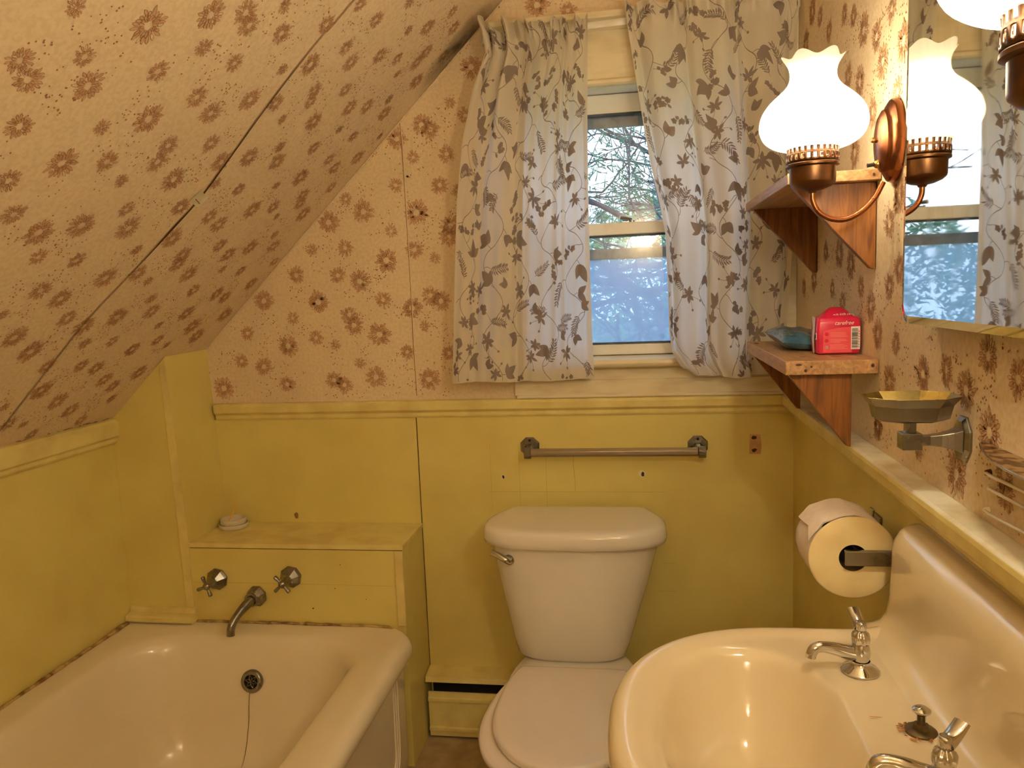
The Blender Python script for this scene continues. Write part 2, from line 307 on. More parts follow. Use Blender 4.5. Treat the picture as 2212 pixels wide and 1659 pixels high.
RIGHT_FLOWERS = "-173,1981,280 -251,1944,207 -336,1887,217 -462,1881,179 -529,1854,194 -761,1791,188 -600,1806,272 -679,1771,250 -718,1718,266 -822,1722,279 -497,1749,237 -579,1718,272 -664,1646,229 -796,1649,216 -551,1592,274 -818,1488,269 -105,1928,274 -769,1438,223 -818,1475,255 -326,1407,215 -443,1399,280 -534,1375,271 -99,1326,202 -211,1347,273 -389,1324,190 -607,1328,181 -673,1295,249 -776,1332,202 -825,1360,227 -716,1244,240 -816,1236,174 -942,1197,252 -1031,1214,200 -1160,1245,218 -1238,1225,208 -786,1167,252 -1099,1193,252 -726,1073,202 -819,1047,181 -474,1296,203 -727,1079,215 -823,1052,179 -931,1081,187 -993,1056,254 -1021,1052,247 -1076,1073,277 -1109,1065,278 -1171,1150,266 -1214,1106,211 -1219,1083,188 -2002,1588,235 -2079,1588,300 -2755,1292,279 -1559,2176,281 -2862,1553,201 -2752,1682,157 -2003,1342,284 -1696,1357,148 -1663,1775,262 -2509,1924,282 -1435,2007,239 -2095,1252,143 -1554,1819,307 -1725,1461,222 -2453,1419,234 -1714,2030,289 -2094,1869,304 -2605,1822,207 -2378,1497,289 -2324,1151,235 -1509,1365,238 -2485,2092,172 -2490,1122,277 -2393,1276,288 -1777,2186,191 -2522,1226,163 -1885,2103,154 -2347,2131,319 -1998,1084,202 -1563,1673,220 -2416,1363,176 -2747,2175,214 -2634,1676,219 -2479,1744,198 -1442,1486,197 -1868,1745,316 -2074,2173,189 -2545,1631,272 -1918,1796,191 -2700,1545,293 -2282,1686,299 -1859,1403,231 -2267,1483,251 -2085,1094,237 -1629,1838,162 -2819,1460,141 -1780,1643,218 -2621,2176,264 -1518,1541,301 -1771,1161,255 -2824,2126,234 -1550,2037,237 -2278,1998,309 -2555,2101,211 -2290,1273,147 -1779,1263,185 -2580,1311,220 -2280,1825,250 -2394,1916,211 -1626,1124,282"

# ------------------------------------------------------------------ room
XK, ZK, SL = -1.934, 1.024, 0.96316          # knee wall, its top, roof slope
XP, XB, BD = -1.738, -1.087, 0.2106          # alcove post, box end, box depth
ZB, ZT = 0.659, 0.42
CEIL = 2.34
YN = -3.1                                     # wall behind the camera

def flower(mb, F, u, v, r, rnd, fill=1, line=2, back=False):
    """a printed chrysanthemum: two rings of outlined petals; F(u, v, h) gives the point on the wall"""
    n = max(11, int(15 + (r - .015) * 500)); hole = .26 if r > .016 else .14; r *= 1.13
    w = .00038 + r * .009
    for ring, (r0, r1, pw) in enumerate(((hole * r, .72 * r, .13 * r), (.55 * r, 1.08 * r, .11 * r))):
        m = n if ring else int(n * .85)
        ph = rnd.random() * 6
        for k in range(m):
            a = ph + 2 * PI * (k + rnd.uniform(-.25, .25)) / m; L0 = r0 * rnd.uniform(.85, 1.15); L1 = r1 * rnd.uniform(.8, 1.12)
            ca, sa = math.cos(a), math.sin(a); bend = rnd.uniform(-.12, .12) * r
            prof = [(0, .15), (.3, .8), (.6, 1), (.85, .55), (1, 0), (.85, -.55), (.6, -1), (.3, -.8), (0, -.15)]
            pts = []
            for t, s in prof:
                L = L0 + (L1 - L0) * t; S = s * pw * rnd.uniform(.8, 1.1) + bend * t * t
                pts.append((u + ca * L - sa * S, v + sa * L + ca * S))
            if rnd.random() < .85: mb.add([F(a_, b_, .0004 + ring * .0001) for a_, b_ in pts[:8]], [tuple(range(8))], fill)
            for i in range(8):
                (x0, y0), (x1, y1) = pts[i], pts[i + 1]
                dx, dy = x1 - x0, y1 - y0; l = math.hypot(dx, dy) or 1; q = w * rnd.uniform(.35, 1.15); nx, ny = -dy / l * q, dx / l * q
                mb.add([F(x0 - nx, y0 - ny, .0008), F(x1 - nx * .6, y1 - ny * .6, .0008), F(x1 + nx * .6, y1 + ny * .6, .0008), F(x0 + nx, y0 + ny, .0008)], [(0, 1, 2, 3)], line)
def dots(mb, F, u, v, r, fl, rnd, ok, line=2):
    for q in range(2):
        if rnd.random() < .2: continue
        a = rnd.uniform(0, 6.28); cx, cy = u + math.cos(a) * (r + .03), v + math.sin(a) * (r + .03); st = rnd.uniform(-.7, .7)
        for k in range(rnd.randint(6, 13)):
            x, y = cx + rnd.uniform(-.028, .028), cy + rnd.uniform(-.022, .022)
            if not ok(x, y) or any((x - p[0]) ** 2 + (y - p[1]) ** 2 < (p[2] * 1.15) ** 2 for p in fl): continue
            s = rnd.uniform(.0013, .0021)
            mb.add([F(x + s * math.cos(j), y + s * math.sin(j), .0007) for j in (0, 1.05, 2.1, 3.14, 4.19, 5.24)], [tuple(range(6))], line)
def paper(mb, F, data, seed, ok, n_exact=None):
    rnd = random.Random(seed)
    fl = [tuple(float(q) / (1000 if i < 2 else 10000) for i, q in enumerate(t.split(','))) for t in data.split()]
    for u, v, r in fl:
        if ok(u, v, r): flower(mb, F, u, v, r, rnd)
        dots(mb, F, u, v, r, fl, rnd, lambda a, b: ok(a, b, .003))

# --- back wall (wallpaper above the rail), with the window opening
WX0, WX1, WZ0, WZ1 = -.735, -.20, 1.125, 1.90
SLx = lambda z: XK + (z - ZK) / SL            # slope line on the back wall
mb = MB()
zt = CEIL
def wall_quad(x0, x1, z0, z1, clip=True):
    mb.add([(x0, 0, z0), (x1, 0, z0), (x1, 0, z1), (x0, 0, z1)], [(0, 1, 2, 3)])
# polygons left of the opening follow the slope
mb.add([(XK, 0, 0), (WX0, 0, 0), (WX0, 0, WZ1), (SLx(WZ1), 0, WZ1), (XK, 0, ZK)], [(0, 1, 2, 3, 4)])
mb.add([(SLx(WZ1), 0, WZ1), (WX0, 0, WZ1), (SLx(zt) if SLx(zt) < WX0 else WX0, 0, zt)] if SLx(zt) < WX0 else [(SLx(WZ1), 0, WZ1), (WX0, 0, WZ1), (WX0, 0, ZK + (WX0 - XK) * SL)], [(0, 1, 2)])
mb.add([(WX0, 0, WZ1), (WX1, 0, WZ1), (WX1, 0, zt), (SLx(zt), 0, zt), (WX0, 0, ZK + (WX0 - XK) * SL)], [(0, 1, 2, 3, 4)])
mb.add([(WX0, 0, 0), (WX1, 0, 0), (WX1, 0, WZ0), (WX0, 0, WZ0)], [(0, 1, 2, 3)])
mb.add([(WX1, 0, 0), (0, 0, 0), (0, 0, zt), (WX1, 0, zt)], [(0, 1, 2, 3)])
# outer skin so the wall has thickness
mb.box(XK - .1, WX0, .10, .14, -.1, 2.5); mb.box(WX1, .14, .10, .14, -.1, 2.5); mb.box(WX0, WX1, .10, .14, -.1, WZ0 - .01); mb.box(WX0, WX1, .10, .14, WZ1 + .01, 2.5)
FB = lambda u, v, h: (u, -h, v)
okB = lambda u, v, r: v - r > 1.045 and u + r < -.76 and (v + r * 1.5) < ZK + (u - XK) * SL and (v > 2.0 or u + r < -.79)
# flowers above the window head are allowed past the casing
def okB2(u, v, r):
    if v > 2.06: return (v + r) < CEIL and (v + r * 1.45) < ZK + (u - XK) * SL and u < -.02
    return v - r > 1.042 and u + r < -.79 and (v + r * 1.45) < ZK + (u - XK) * SL
paper(mb, FB, BACK_FLOWERS, 5, okB2)
# seams in the papered boards
def ribbon(mb, F, pts, w, h, mi):
    for i in range(len(pts) - 1):
        (x0, y0), (x1, y1) = pts[i], pts[i + 1]; dx, dy = x1 - x0, y1 - y0; l = math.hypot(dx, dy)
        w0 = w[i] if isinstance(w, list) else w; w1 = w[i + 1] if isinstance(w, list) else w
        nx, ny = -dy / l, dx / l
        mb.add([F(x0 - nx * w0, y0 - ny * w0, h), F(x1 - nx * w1, y1 - ny * w1, h), F(x1 + nx * w1, y1 + ny * w1, h), F(x0 + nx * w0, y0 + ny * w0, h)], [(0, 1, 2, 3)], mi)
ribbon(mb, FB, [(-1.080, 1.048), (-1.082, 1.2), (-1.081, 1.4), (-1.082, 1.6), (-1.083, 1.78), (-1.086, 1.84)], [.0011, .0014, .0007, .001, .0016, .001], .0012, 2)
ribbon(mb, FB, [(-1.0775, 1.048), (-1.0795, 1.2), (-1.0785, 1.4), (-1.0795, 1.6), (-1.0805, 1.78), (-1.0835, 1.84)], .0014, .0016, 4)
ribbon(mb, FB, [(-1.0725, 1.683), (-1.0705, 1.688)], .0035, .0015, 3)
ribbon(mb, FB, [(-.785, 2.12), (-.786, 2.2), (-.784, 2.3)], .001, .0012, 3)
wall_back = struct(mb.build('wall_back', [PAPER, PAPER_P, PAPER_L, CRACK, TRIMW]))

# --- lower painted panelling on the back wall (two sheets with an open joint)
mb = MB()
mb.box(XP - .01, -1.0865, -.006, 0, .0, .985); mb.box(-1.0835, 0, -.006, 0, 0, .985)
mb.box(-1.0865, -1.0835, -.002, 0, 0, .985, 1)
pn = mb.build('wainscot_panel', [YELLOW, CRACK], wall_back, bevel=.001)
mb = MB()
# scored tile lines, holes and the bare patch left by an old fixture
def FP(u, v, h): return (u, -.006 - h, v)
for z, x0, x1 in ((.757, -.87, -.36), (.545, -.372, -.33), (.46, -.385, -.33)): ribbon(mb, FP, [(x0, z), (x1, z)], .0008, .0005, 0)
for x in (-.865, -.78, -.70): ribbon(mb, FP, [(x, .70), (x, .90)], .0006, .0005, 0)
ribbon(mb, FP, [(-.618, .868), (-.620, .84), (-.617, .80), (-.616, .76)], .0012, .0006, 0)
wear = mb.build('scored_line', [pmat('scored_paint', srgb(204, 184, 100), .5, base2=srgb(192, 170, 90), nscale=30)], wall_back)
mb = MB()
def blob(mb, F, x, y, rx, ry, h, mi, rnd=random.Random(2), n=9):
    mb.add([F(x + rx * math.cos(2 * PI * k / n) * rnd.uniform(.75, 1.15), y + ry * math.sin(2 * PI * k / n) * rnd.uniform(.75, 1.15), h) for k in range(n)], [tuple(range(n))], mi)
for x, z, s in ((-.83, .803, .007), (-.423, .810, .009)):
    blob(mb, FP, x, z, s * 1.1, s * 1.2, .0005, 1); blob(mb, FP, x + .002, z - .001, s * .55, s * .8, .0008, 0)
holes = mb.build('screw_hole', [CRACK, TRIMW], wall_back)
mb = MB()
mb.add([FP(-.124, .924, .0006), FP(-.095, .922, .0006), FP(-.092, .89, .0006), FP(-.094, .866, .0006), FP(-.125, .867, .0006)], [(0, 4, 3, 2, 1)], 0)
for z in (.913, .877):
    blob(mb, FP, -.112, z, .007, .006, .0009, 1); blob(mb, FP, -.108, z + .002, .004, .003, .001, 1)
mb.build('bare_patch', [pmat('pink_undercoat', srgb(206, 158, 112), .7, base2=srgb(190, 140, 96), nscale=50), CRACK], wall_back)

# --- right wall
mb = MB()
mb.add([(0, 0, 0), (0, YN, 0), (0, YN, CEIL), (0, 0, CEIL)], [(0, 1, 2, 3)])
FR = lambda u, v, h: (-h, u, v)
paper(mb, FR, RIGHT_FLOWERS, 8, lambda u, v, r: v - r > 1.04 and v + r < CEIL and u + r < -.005)
for y, z in ((-.86, 1.232), (-.868, 1.232), (-.876, 1.231)): blob(mb, FR, y, z, .0016, .002, .001, 3)
ribbon(mb, FR, [(-.905, 1.205), (-.915, 1.203), (-.925, 1.196), (-.928, 1.188)], .0012, .001, 3)
wall_right = struct(mb.build('wall_right', [PAPER, PAPER_P, PAPER_L, CRACK]))
mb = MB(); mb.box(-.006, 0, YN, 0, 0, .985)
mb.build('wainscot_panel', YELLOW, wall_right)
# dark open joint in the corner
mb = MB(); mb.box(-.0012, -.0002, -.004, -.0005, 1.04, CEIL); mb.build('corner_gap', CRACK, wall_right)

# --- chair rails
def rail_profile(t=.038, z0=.984, z1=1.036):
    return [(0, z0), (t * .42, z0), (t * .55, z0 + .006), (t * .55, z0 + .016), (t * .95, z0 + .024), (t, z1 - .010), (t * .97, z1 - .003), (t * .85, z1), (0, z1)]
mb = MB()
prof = [(y * .62, z) for y, z in rail_profile()]
mb.loft([[(x, -y, z) for y, z in prof] for x in (XP + .012, -.9, -.4, -.02)], 0, True, True)
struct(fixn(mb.build('trim_1', YELLOW_T, bevel=.0015)))
mb = MB()
mb.loft([[(-x, y, z) for x, z in rail_profile(.042)] for y in (-.002, -.5, -1, -1.5, -2, YN)], 0, True, True)
o = struct(fixn(mb.build('trim_2', [YELLOW_T, RAILWORN], bevel=.0015)))
for p in o.data.polygons:
    if p.normal.z > .8: p.material_index = 1

# --- knee wall, its rail
mb = MB(); mb.add([(XK, YN, 0), (XK, 0, 0), (XK, 0, ZK), (XK, YN, ZK)], [(0, 1, 2, 3)])
wall_left = struct(mb.build('wall_left', YELLOW))
mb = MB()
mb.loft([[(XK + x, y, z) for x, z in ((0, .955), (.006, .955), (.012, .962), (.012, .972), (.02, .978), (.02, 1.018), (.014, 1.026), (0, 1.03))] for y in (-BD, YN)], 0, True, True)
struct(fixn(mb.build('trim_3', YELLOW_T, bevel=.0015)))
# ragged edge where the paper ends above the rail
# --- sloping ceiling
L_ = math.hypot(1, SL)
def FS(u, v, h): return (XK + v / L_ + h * SL / L_, -u, ZK + v * SL / L_ - h / L_)
vtop = (CEIL - ZK) / SL * L_
mb = MB(); mb.add([FS(0, 0, 0), FS(-YN, 0, 0), FS(-YN, vtop, 0), FS(0, vtop, 0)], [(0, 1, 2, 3)])
paper(mb, FS, SLOPE_FLOWERS, 9, lambda u, v, r: v - r * .9 > .0 and v + r < vtop and u - r > .002)
# open seam between the two sheets of board (photo: dark where it gapes), with a bit of tape
sm = [(.664, .003), (.664, .154), (.667, .30), (.667, .431), (.64, .60), (.628, .70), (.617, .792), (.625, .90), (.64, 1.068), (.642, 1.219), (.632, 1.324), (.63, vtop)]
sm = [(a, b) for a, b in sm]
sp = [(p.x, p.y) for p in smooth_path([(a, b, 0) for a, b in sm], 4)]
ww = []
for a, b in sp:
    t = b; w_ = .0007 + .0032 * math.exp(-((t - .70) / .07) ** 2) + .0022 * math.exp(-((t - .87) / .09) ** 2) + .0008 * math.exp(-((t - 1.05) / .1) ** 2)
    ww.append(w_)
ribbon(mb, FS, sp, ww, .0011, 3)
ribbon(mb, FS, [(a + .004, b) for a, b in sp], .0012, .001, 2)
ribbon(mb, FS, [(.598, .786), (.642, .80)], .016, .0022, 4)
ribbon(mb, FS, [(.606, .782), (.634, .792)], .0012, .0028, 2)
# dark old stain near the window end, ragged line along the rail
rn = random.Random(4)
for k in range(60):
    u = rn.uniform(.22, 1.6); ribbon(mb, FS, [(u, .012 + rn.uniform(-.003, .003)), (u + rn.uniform(.005, .03), .012 + rn.uniform(-.003, .003))], rn.uniform(.0004, .0016), .0009, 3 if rn.random() < .4 else 2)
# flat ceiling
xc = XK + vtop / L_
mb.add([(xc, YN, CEIL), (.0, YN, CEIL), (0, 0, CEIL), (xc, 0, CEIL)], [(0, 1, 2, 3)])
struct(mb.build('ceiling', [PAPER, PAPER_P, PAPER_L, CRACK, RAILWORN]))
# soot stain beside the window head
sm_ = bpy.data.materials.new('soot_stain'); sm_.use_nodes = True; nt = sm_.node_tree; p = nt.nodes['Principled BSDF']
p.inputs['Base Color'].default_value = srgb(60, 42, 26); p.inputs['Roughness'].default_value = .9
t_ = nt.nodes.new('ShaderNodeTexCoord'); n_ = nt.nodes.new('ShaderNodeTexNoise'); n_.inputs['Scale'].default_value = 26; n_.inputs['Detail'].default_value = 8
g_ = nt.nodes.new('ShaderNodeTexGradient'); g_.gradient_type = 'SPHERICAL'; mp_ = nt.nodes.new('ShaderNodeMapping'); cpt = FS(.03, 1.44, 0)
mp_.vector_type = 'TEXTURE'; mp_.inputs['Location'].default_value = cpt; mp_.inputs['Rotation'].default_value = (0, -math.atan(SL), 0); mp_.inputs['Scale'].default_value = (.19, .085, .1)
mu = nt.nodes.new('ShaderNodeMath'); mu.operation = 'MULTIPLY'; ad = nt.nodes.new('ShaderNodeMath'); ad.operation = 'MULTIPLY'; ad.inputs[1].default_value = 1.3; ad.use_clamp = True
nt.links.new(t_.outputs['Object'], n_.inputs['Vector']); nt.links.new(t_.outputs['Object'], mp_.inputs[0]); nt.links.new(mp_.outputs[0], g_.inputs[0])
nt.links.new(g_.outputs['Fac'], mu.inputs[0]); nt.links.new(n_.outputs['Fac'], mu.inputs[1]); nt.links.new(mu.outputs[0], ad.inputs[0]); nt.links.new(ad.outputs[0], p.inputs['Alpha'])
mb = MB(); mb.add([FS(.002, 1.2, .0022), FS(.16, 1.2, .0022), FS(.16, 1.68, .0022), FS(.002, 1.68, .0022)], [(0, 1, 2, 3)])
mb.build('soot_mark', sm_, [o for o in col.objects if o.name == 'ceiling'][0])
# --- quarter-bead between slope and back wall
mb = MB()
a = Vector((XP, 0, ZK + (XP - XK) * SL)); b = Vector((xc, 0, CEIL))
mb.tube([a + Vector((.002, -.002, -.002)), b + Vector((.002, -.002, -.002))], .0022, 6)
struct(mb.build('trim_5', PAPER))
# --- wall behind the camera, floor
mb = MB(); mb.add([(XK, YN, 0), (0, YN, 0), (0, YN, CEIL), (xc, YN, CEIL), (XK, YN, ZK)], [(4, 3, 2, 1, 0)])
struct(mb.build('wall_front', PAPER))
mb = MB(); mb.box(XK, 0, YN, 0, -.03, 0); struct(mb.build('floor', FLOORM))

# --- alcove post: boxed corner between knee wall and ledge
mb = MB()
zs = lambda x: ZK + (x - XK) * SL - .001
# the post leans a little: its window-side face runs from the slope down to the ledge
xt, xb_ = -1.748, -1.728
a = [(XK, -BD, .42), (-1.728, -BD, .42), (-1.728, -BD, ZB), (xt, -BD, zs(xt)), (XK, -BD, ZK)]
mb.add(a, [(0, 1, 2, 3, 4)])
mb.add([(-1.728, -BD, 0.42), (-1.730, 0, .42), (-1.730, 0, ZB), (-1.728, -BD, ZB)], [(0, 1, 2, 3)])
mb.add([(-1.728, -BD, ZB), (-1.717, 0, ZB), (-1.744, 0, zs(-1.744)), (xt, -BD, zs(xt))], [(0, 1, 2, 3)])
mb.add([(XK, -BD, 0), (-1.728, -BD, 0), (-1.728, -BD, .42), (XK, -BD, .42)], [(0, 1, 2, 3)])
alc = struct(mb.build('wall_alcove', YELLOW))
mb = MB()
mb.prism([(-1.751, -BD - .004, .44), (-1.729, -BD - .004, .44), (-1.729, -BD - .004, ZB), (-1.748, -BD - .004, zs(-1.748) - .002), (-1.766, -BD - .004, zs(-1.766) - .002)], (0, .006, 0))
mb.build('edge_strip', YELLOW_T, alc, bevel=.001)
# small moulding at the foot of the alcove, on the tub rim
mb = MB()
mb.loft([[(x, -BD - y, z) for y, z in ((-.002, .424), (.030, .424), (.034, .430), (.034, .441), (.028, .445), (.010, .448), (.008, .462), (-.002, .464))] for x in (XK + .002, -1.80, -1.722)], 0, True, True)
struct(fixn(mb.build('trim_4', YELLOW_T, bevel=.001)))

# --- boxed ledge at the tap end of the tub
box = thing('boxed_ledge', 'yellow painted plumbing box with a ledge top at the tap end of the bathtub', 'ledge', (-1.4, -.1, 0))
mb = MB()
mb.prism([(-1.729, -BD - .003, ZB - .014), (XB + .004, -BD - .003, ZB - .014), (XB + .004, -.0065, ZB - .014), (-1.729, -.0065, ZB - .014)], (0, 0, .014))
mb.build('top_board', YELLOW_T, box, bevel=.0015)
mb = MB(); mb.box(-1.728, XB, -BD, -BD + .012, .0, ZB - .0165)
fp = mb.build('front_panel', YELLOW, box)
mb = MB(); mb.box(-1.728, XB, -BD + .001, -BD + .01, ZB - .0165, ZB - .014)
mb.build('shadow_gap', CRACK, box)
mb = MB(); mb.box(XB - .012, XB, -BD + .012, -.0065, 0, ZB - .0145)
mb.build('side_panel', YELLOW, box)
mb = MB(); mb.box(XB - .022, XB + .003, -BD - .007, -BD, .425, ZB - .016)
mb.build('corner_bead', YELLOW_T, box, bevel=.003)
mb = MB()
def FX(u, v, h): return (u, -BD - h, v)
ribbon(mb, FX, [(-1.72, .54), (-1.4, .541), (-1.12, .54)], .0007, .0004, 0)
mb.build('panel_score', [MATS['scored_paint'], CRACK], box)
for x, z, s in ((-1.36, .469, .003), (-1.29, .53, .002), (-1.27, .60, .0018), (-1.2, .5, .0018)):
    mb = MB(); blob(mb, FX, x, z, s, s * .7, .0006, 0); mb.build('paint_chip', CRACK, box)
def FY(u, v, h): return (u, -.0065 - h, v)
mb = MB(); blob(mb, FY, -1.487, .680, .007, .011, .0008, 0)
mb.build('stain', pmat('brown_stain', srgb(150, 116, 50), .7, base2=srgb(130, 96, 40), nscale=80), wall_back)

# ------------------------------------------------------------------ window
win = bpy.data.objects.new('window_1', None); col.objects.link(win); win.location = (-.465, 0, 1.15); win.matrix_world = Matrix.Translation((-.465, 0, 1.15)); win['kind'] = 'structure'
def wpart(name, mb, mats, bevel=.0015, **k): return mb.build(name, mats, win, bevel=bevel, **k)
mb = MB()   # jamb liner, head and sloping sub-sill
mb.box(WX0 - .002, WX0 + .018, -.001, .14, WZ0, WZ1); mb.box(WX1 - .018, WX1 + .002, -.001, .14, WZ0, WZ1); mb.box(WX0 + .018, WX1 - .018, -.001, .14, WZ1 - .012, WZ1 + .002)
wpart('jamb', mb, SASHW)
mb = MB()   # parting stops
for x0, x1 in ((WX0 + .018, WX0 + .03), (WX1 - .03, WX1 - .018)): mb.box(x0, x1, .004, .022, WZ0 + .03, WZ1 - .012); mb.box(x0, x1, .062, .07, WZ0 + .03, WZ1 - .012)
wpart('stop', mb, SASHW)
mb = MB()
mb.box(-.80, WX0 + .004, -.018, 0, 1.148, 1.90)
wpart('side_casing', mb, TRIMW)
mb = MB(); mb.box(WX1 - .004, -.045, -.018, 0, 1.148, 1.90)
wpart('side_casing', mb, TRIMW)
mb = MB(); mb.box(-.043, -.0005, -.010, 0, 1.10, CEIL - .2)
wpart('filler_strip', mb, TRIMW)
mb = MB(); mb.box(-.80, -.0005, -.020, 0, 1.905, 2.032)
mb.loft([[(x, -y, z) for y, z in ((0, 1.888), (.022, 1.888), (.028, 1.893), (.028, 1.901), (.022, 1.906), (0, 1.906))] for x in (-.80, -.001)], 0, True, True)
mb.loft([[(x, -y, z) for y, z in ((0, 2.030), (.022, 2.030), (.026, 2.036), (.040, 2.052), (.048, 2.056), (.048, 2.072), (0, 2.072))] for x in (-.81, -.001)], 0, True, True)
fixn(wpart('head_casing', mb, TRIMW))
mb = MB()   # stool
mb.loft([[(x, -y, z) for y, z in ((-.07, 1.125), (.040, 1.122), (.050, 1.127), (.054, 1.135), (.050, 1.145), (.040, 1.149), (-.07, 1.152))] for x in (-.83, -.4, -.0005)], 0, True, True)
fixn(wpart('sill', mb, TRIMW, smooth=50))
mb = MB()
mb.box(-.779, -.0005, -.012, 0, 1.085, 1.122); mb.box(-.781, -.0005, -.020, 0, 1.045, 1.087)
mb.loft([[(x, -y, z) for y, z in ((0, 1.0365), (.024, 1.0365), (.026, 1.041), (.022, 1.046), (0, 1.048))] for x in (-.775, -.0005)], 0, True, True)
fixn(wpart('apron', mb, TRIMW))
def sash(name, y0, y1, x0, x1, z0, z1, st, rb, rt):
    mb = MB(); mb.box(x0, x0 + st, y0, y1, z0, z1); mb.box(x1 - st, x1, y0, y1, z0, z1); mb.box(x0 + st, x1 - st, y0, y1, z0, z0 + rb); mb.box(x0 + st, x1 - st, y0, y1, z1 - rt, z1)
    s = wpart(name, mb, SASHW, bevel=.003)
    g = MB(); ym = (y0 + y1) / 2; g.box(x0 + st - .003, x1 - st + .003, ym - .0015, ym + .0015, z0 + rb - .003, z1 - rt + .003)
    gl = g.build('pane', PANE, win)
    gb = MB()
    for (a, b, c, d) in ((x0 + st, x1 - st, z0 + rb, z0 + rb + .006), (x0 + st, x1 - st, z1 - rt - .006, z1 - rt)): gb.box(a, b, y0 + .002, y0 + .006, c, d)
    wpart('glazing_strip', gb, DARK_EDGE, bevel=0)  # dark strips along the top and bottom edges of the pane
    return s
sash('lower_sash', .024, .058, WX0 + .02, WX1 - .02, 1.153, 1.526, .034, .030, .034)
sash('upper_sash', .072, .104, WX0 + .02, WX1 - .02, 1.490, WZ1 - .014, .034, .030, .052)
mb = MB()  # aluminium storm window: outer frame, bars
x0, x1 = WX0 + .03, WX1 - .03
mb.box(x0, x0 + .028, .125, .138, 1.13, 1.88); mb.box(x1 - .028, x1, .125, .138, 1.13, 1.88); mb.box(x0, x1, .125, .138, 1.805, 1.88); mb.box(x0, x1, .125, .138, 1.13, 1.165); mb.box(x0, x1, .118, .138, 1.428, 1.458)
wpart('storm_frame', mb, ALU, bevel=.001)
mb = MB(); mb.box(x0 + .02, x1 - .02, .132, .1325, 1.16, 1.43); wpart('insect_screen', mb, SCREEN, bevel=0)
mb = MB(); mb.lathe([(0, 0), (.011, 0), (.011, .004), (.006, .007), (0, .007)], 16, Matrix.Translation((-.437, .04, 1.5262)))
mb.box(-.462, -.410, .032, .048, 1.5262, 1.529)
mb.tube([(-.437, .038, 1.534), (-.452, .036, 1.538), (-.470, .034, 1.540)], [.004, .0045, .006], 8)
wpart('sash_lock', mb, CHROME_OLD, bevel=0, smooth=40)

# ------------------------------------------------------------------ curtains
def interp(tab, z):
    if z >= tab[0][0]: return tab[0][1]
    for (a, b), (c, d) in zip(tab, tab[1:]):
        if z >= c:
            t = (a - z) / (a - c); t = t * t * (3 - 2 * t) if False else t
            return b + (d - b) * t
    return tab[-1][1]
sst = lambda a, b, x: (lambda t: t * t * (3 - 2 * t))(min(1, max(0, (x - a) / (b - a))))
class Curtain:
    def __init__(s, ztop, zbot, xl, xr, width, warp, depth, ztopf=None, zbotf=None):
        s.zt, s.zb, s.xl, s.xr, s.w, s.warp, s.depth = ztop, zbot, xl, xr, width, warp, depth
        s.zbotf = zbotf or (lambda u: 0); s.ztopf = ztopf or (lambda u: 0)
        s.h = ztop - zbot
    def p(s, u, v):                 # u, v in 0..1
        zt = s.zt + s.ztopf(u); zb = s.zb + s.zbotf(u)
        z = zt + (zb - zt) * v
        a, b = interp(s.xl, z), interp(s.xr, z)
        return Vector((a + (b - a) * s.warp(u, v), s.depth(u, v), z))
    def P(s, S, T, h):              # cloth coordinates in metres, h = lift towards the room
        u = min(1, max(0, S / s.w)); v = min(1, max(0, T / s.h)); e = .003
        p = s.p(u, v); du = s.p(min(1, u + e), v) - s.p(max(0, u - e), v); dv = s.p(u, min(1, v + e)) - s.p(u, max(0, v - e))
        n = du.cross(dv)
        if n.length < 1e-12: n = Vector((0, -1, 0))
        n.normalize()
        if n.y > 0 and abs(n.y) > .2: n = -n
        elif n.y > 0: n = -n
        return p + n * h

def leaf(mb, C, x, y, a, L, W, rnd, heart=False, n=7):
    ca, sa = math.cos(a), math.sin(a); bend = rnd.uniform(-.18, .18); rows = []
    for i in range(n + 1):
        t = i / n
        wv = (math.sin(PI * t ** .75) ** .85 if heart else math.sin(PI * t) ** .9) * W * (1 if not heart else 1.25 - .3 * t)
        row = []
        for q in (-1, -.5, 0, .5, 1):
            l = L * t - (heart and abs(q) * .10 * L * (1 - t)) ; s_ = q * wv + bend * L * t * t
            row.append((x + ca * l - sa * s_, y + sa * l + ca * s_))
        rows.append(row)
    if not all(0.002 < S < C.w - .002 and .002 < T < C.h - .001 for r in rows for S, T in r): return
    o = []
    vs = [C.P(S, T, .0009) for r in rows for S, T in r]
    mb.add(vs, [(i * 5 + j, i * 5 + j + 1, (i + 1) * 5 + j + 1, (i + 1) * 5 + j) for i in range(n) for j in range(4)], 1)
def vine(mb, C, pts, w):
    pts = [p for p in pts]
    L = []
    for i in range(len(pts) - 1):
        (a, b), (c, d) = pts[i], pts[i + 1]; l = math.hypot(c - a, d - b) or 1
        nx, ny = -(d - b) / l * w, (c - a) / l * w
        if min(a, c) < .002 or max(a, c) > C.w - .002 or min(b, d) < .002 or max(b, d) > C.h - .002: continue
        mb.add([C.P(a - nx, b - ny, .0008), C.P(c - nx, d - ny, .0008), C.P(c + nx, d + ny, .0008), C.P(a + nx, b + ny, .0008)], [(0, 1, 2, 3)], 1)
def curl(x, y, a, L, k, n=14):
    pts = [(x, y)]; 
    for i in range(n):
        a += k / n; x += math.cos(a) * L / n; y += math.sin(a) * L / n; pts.append((x, y))
    return pts, a
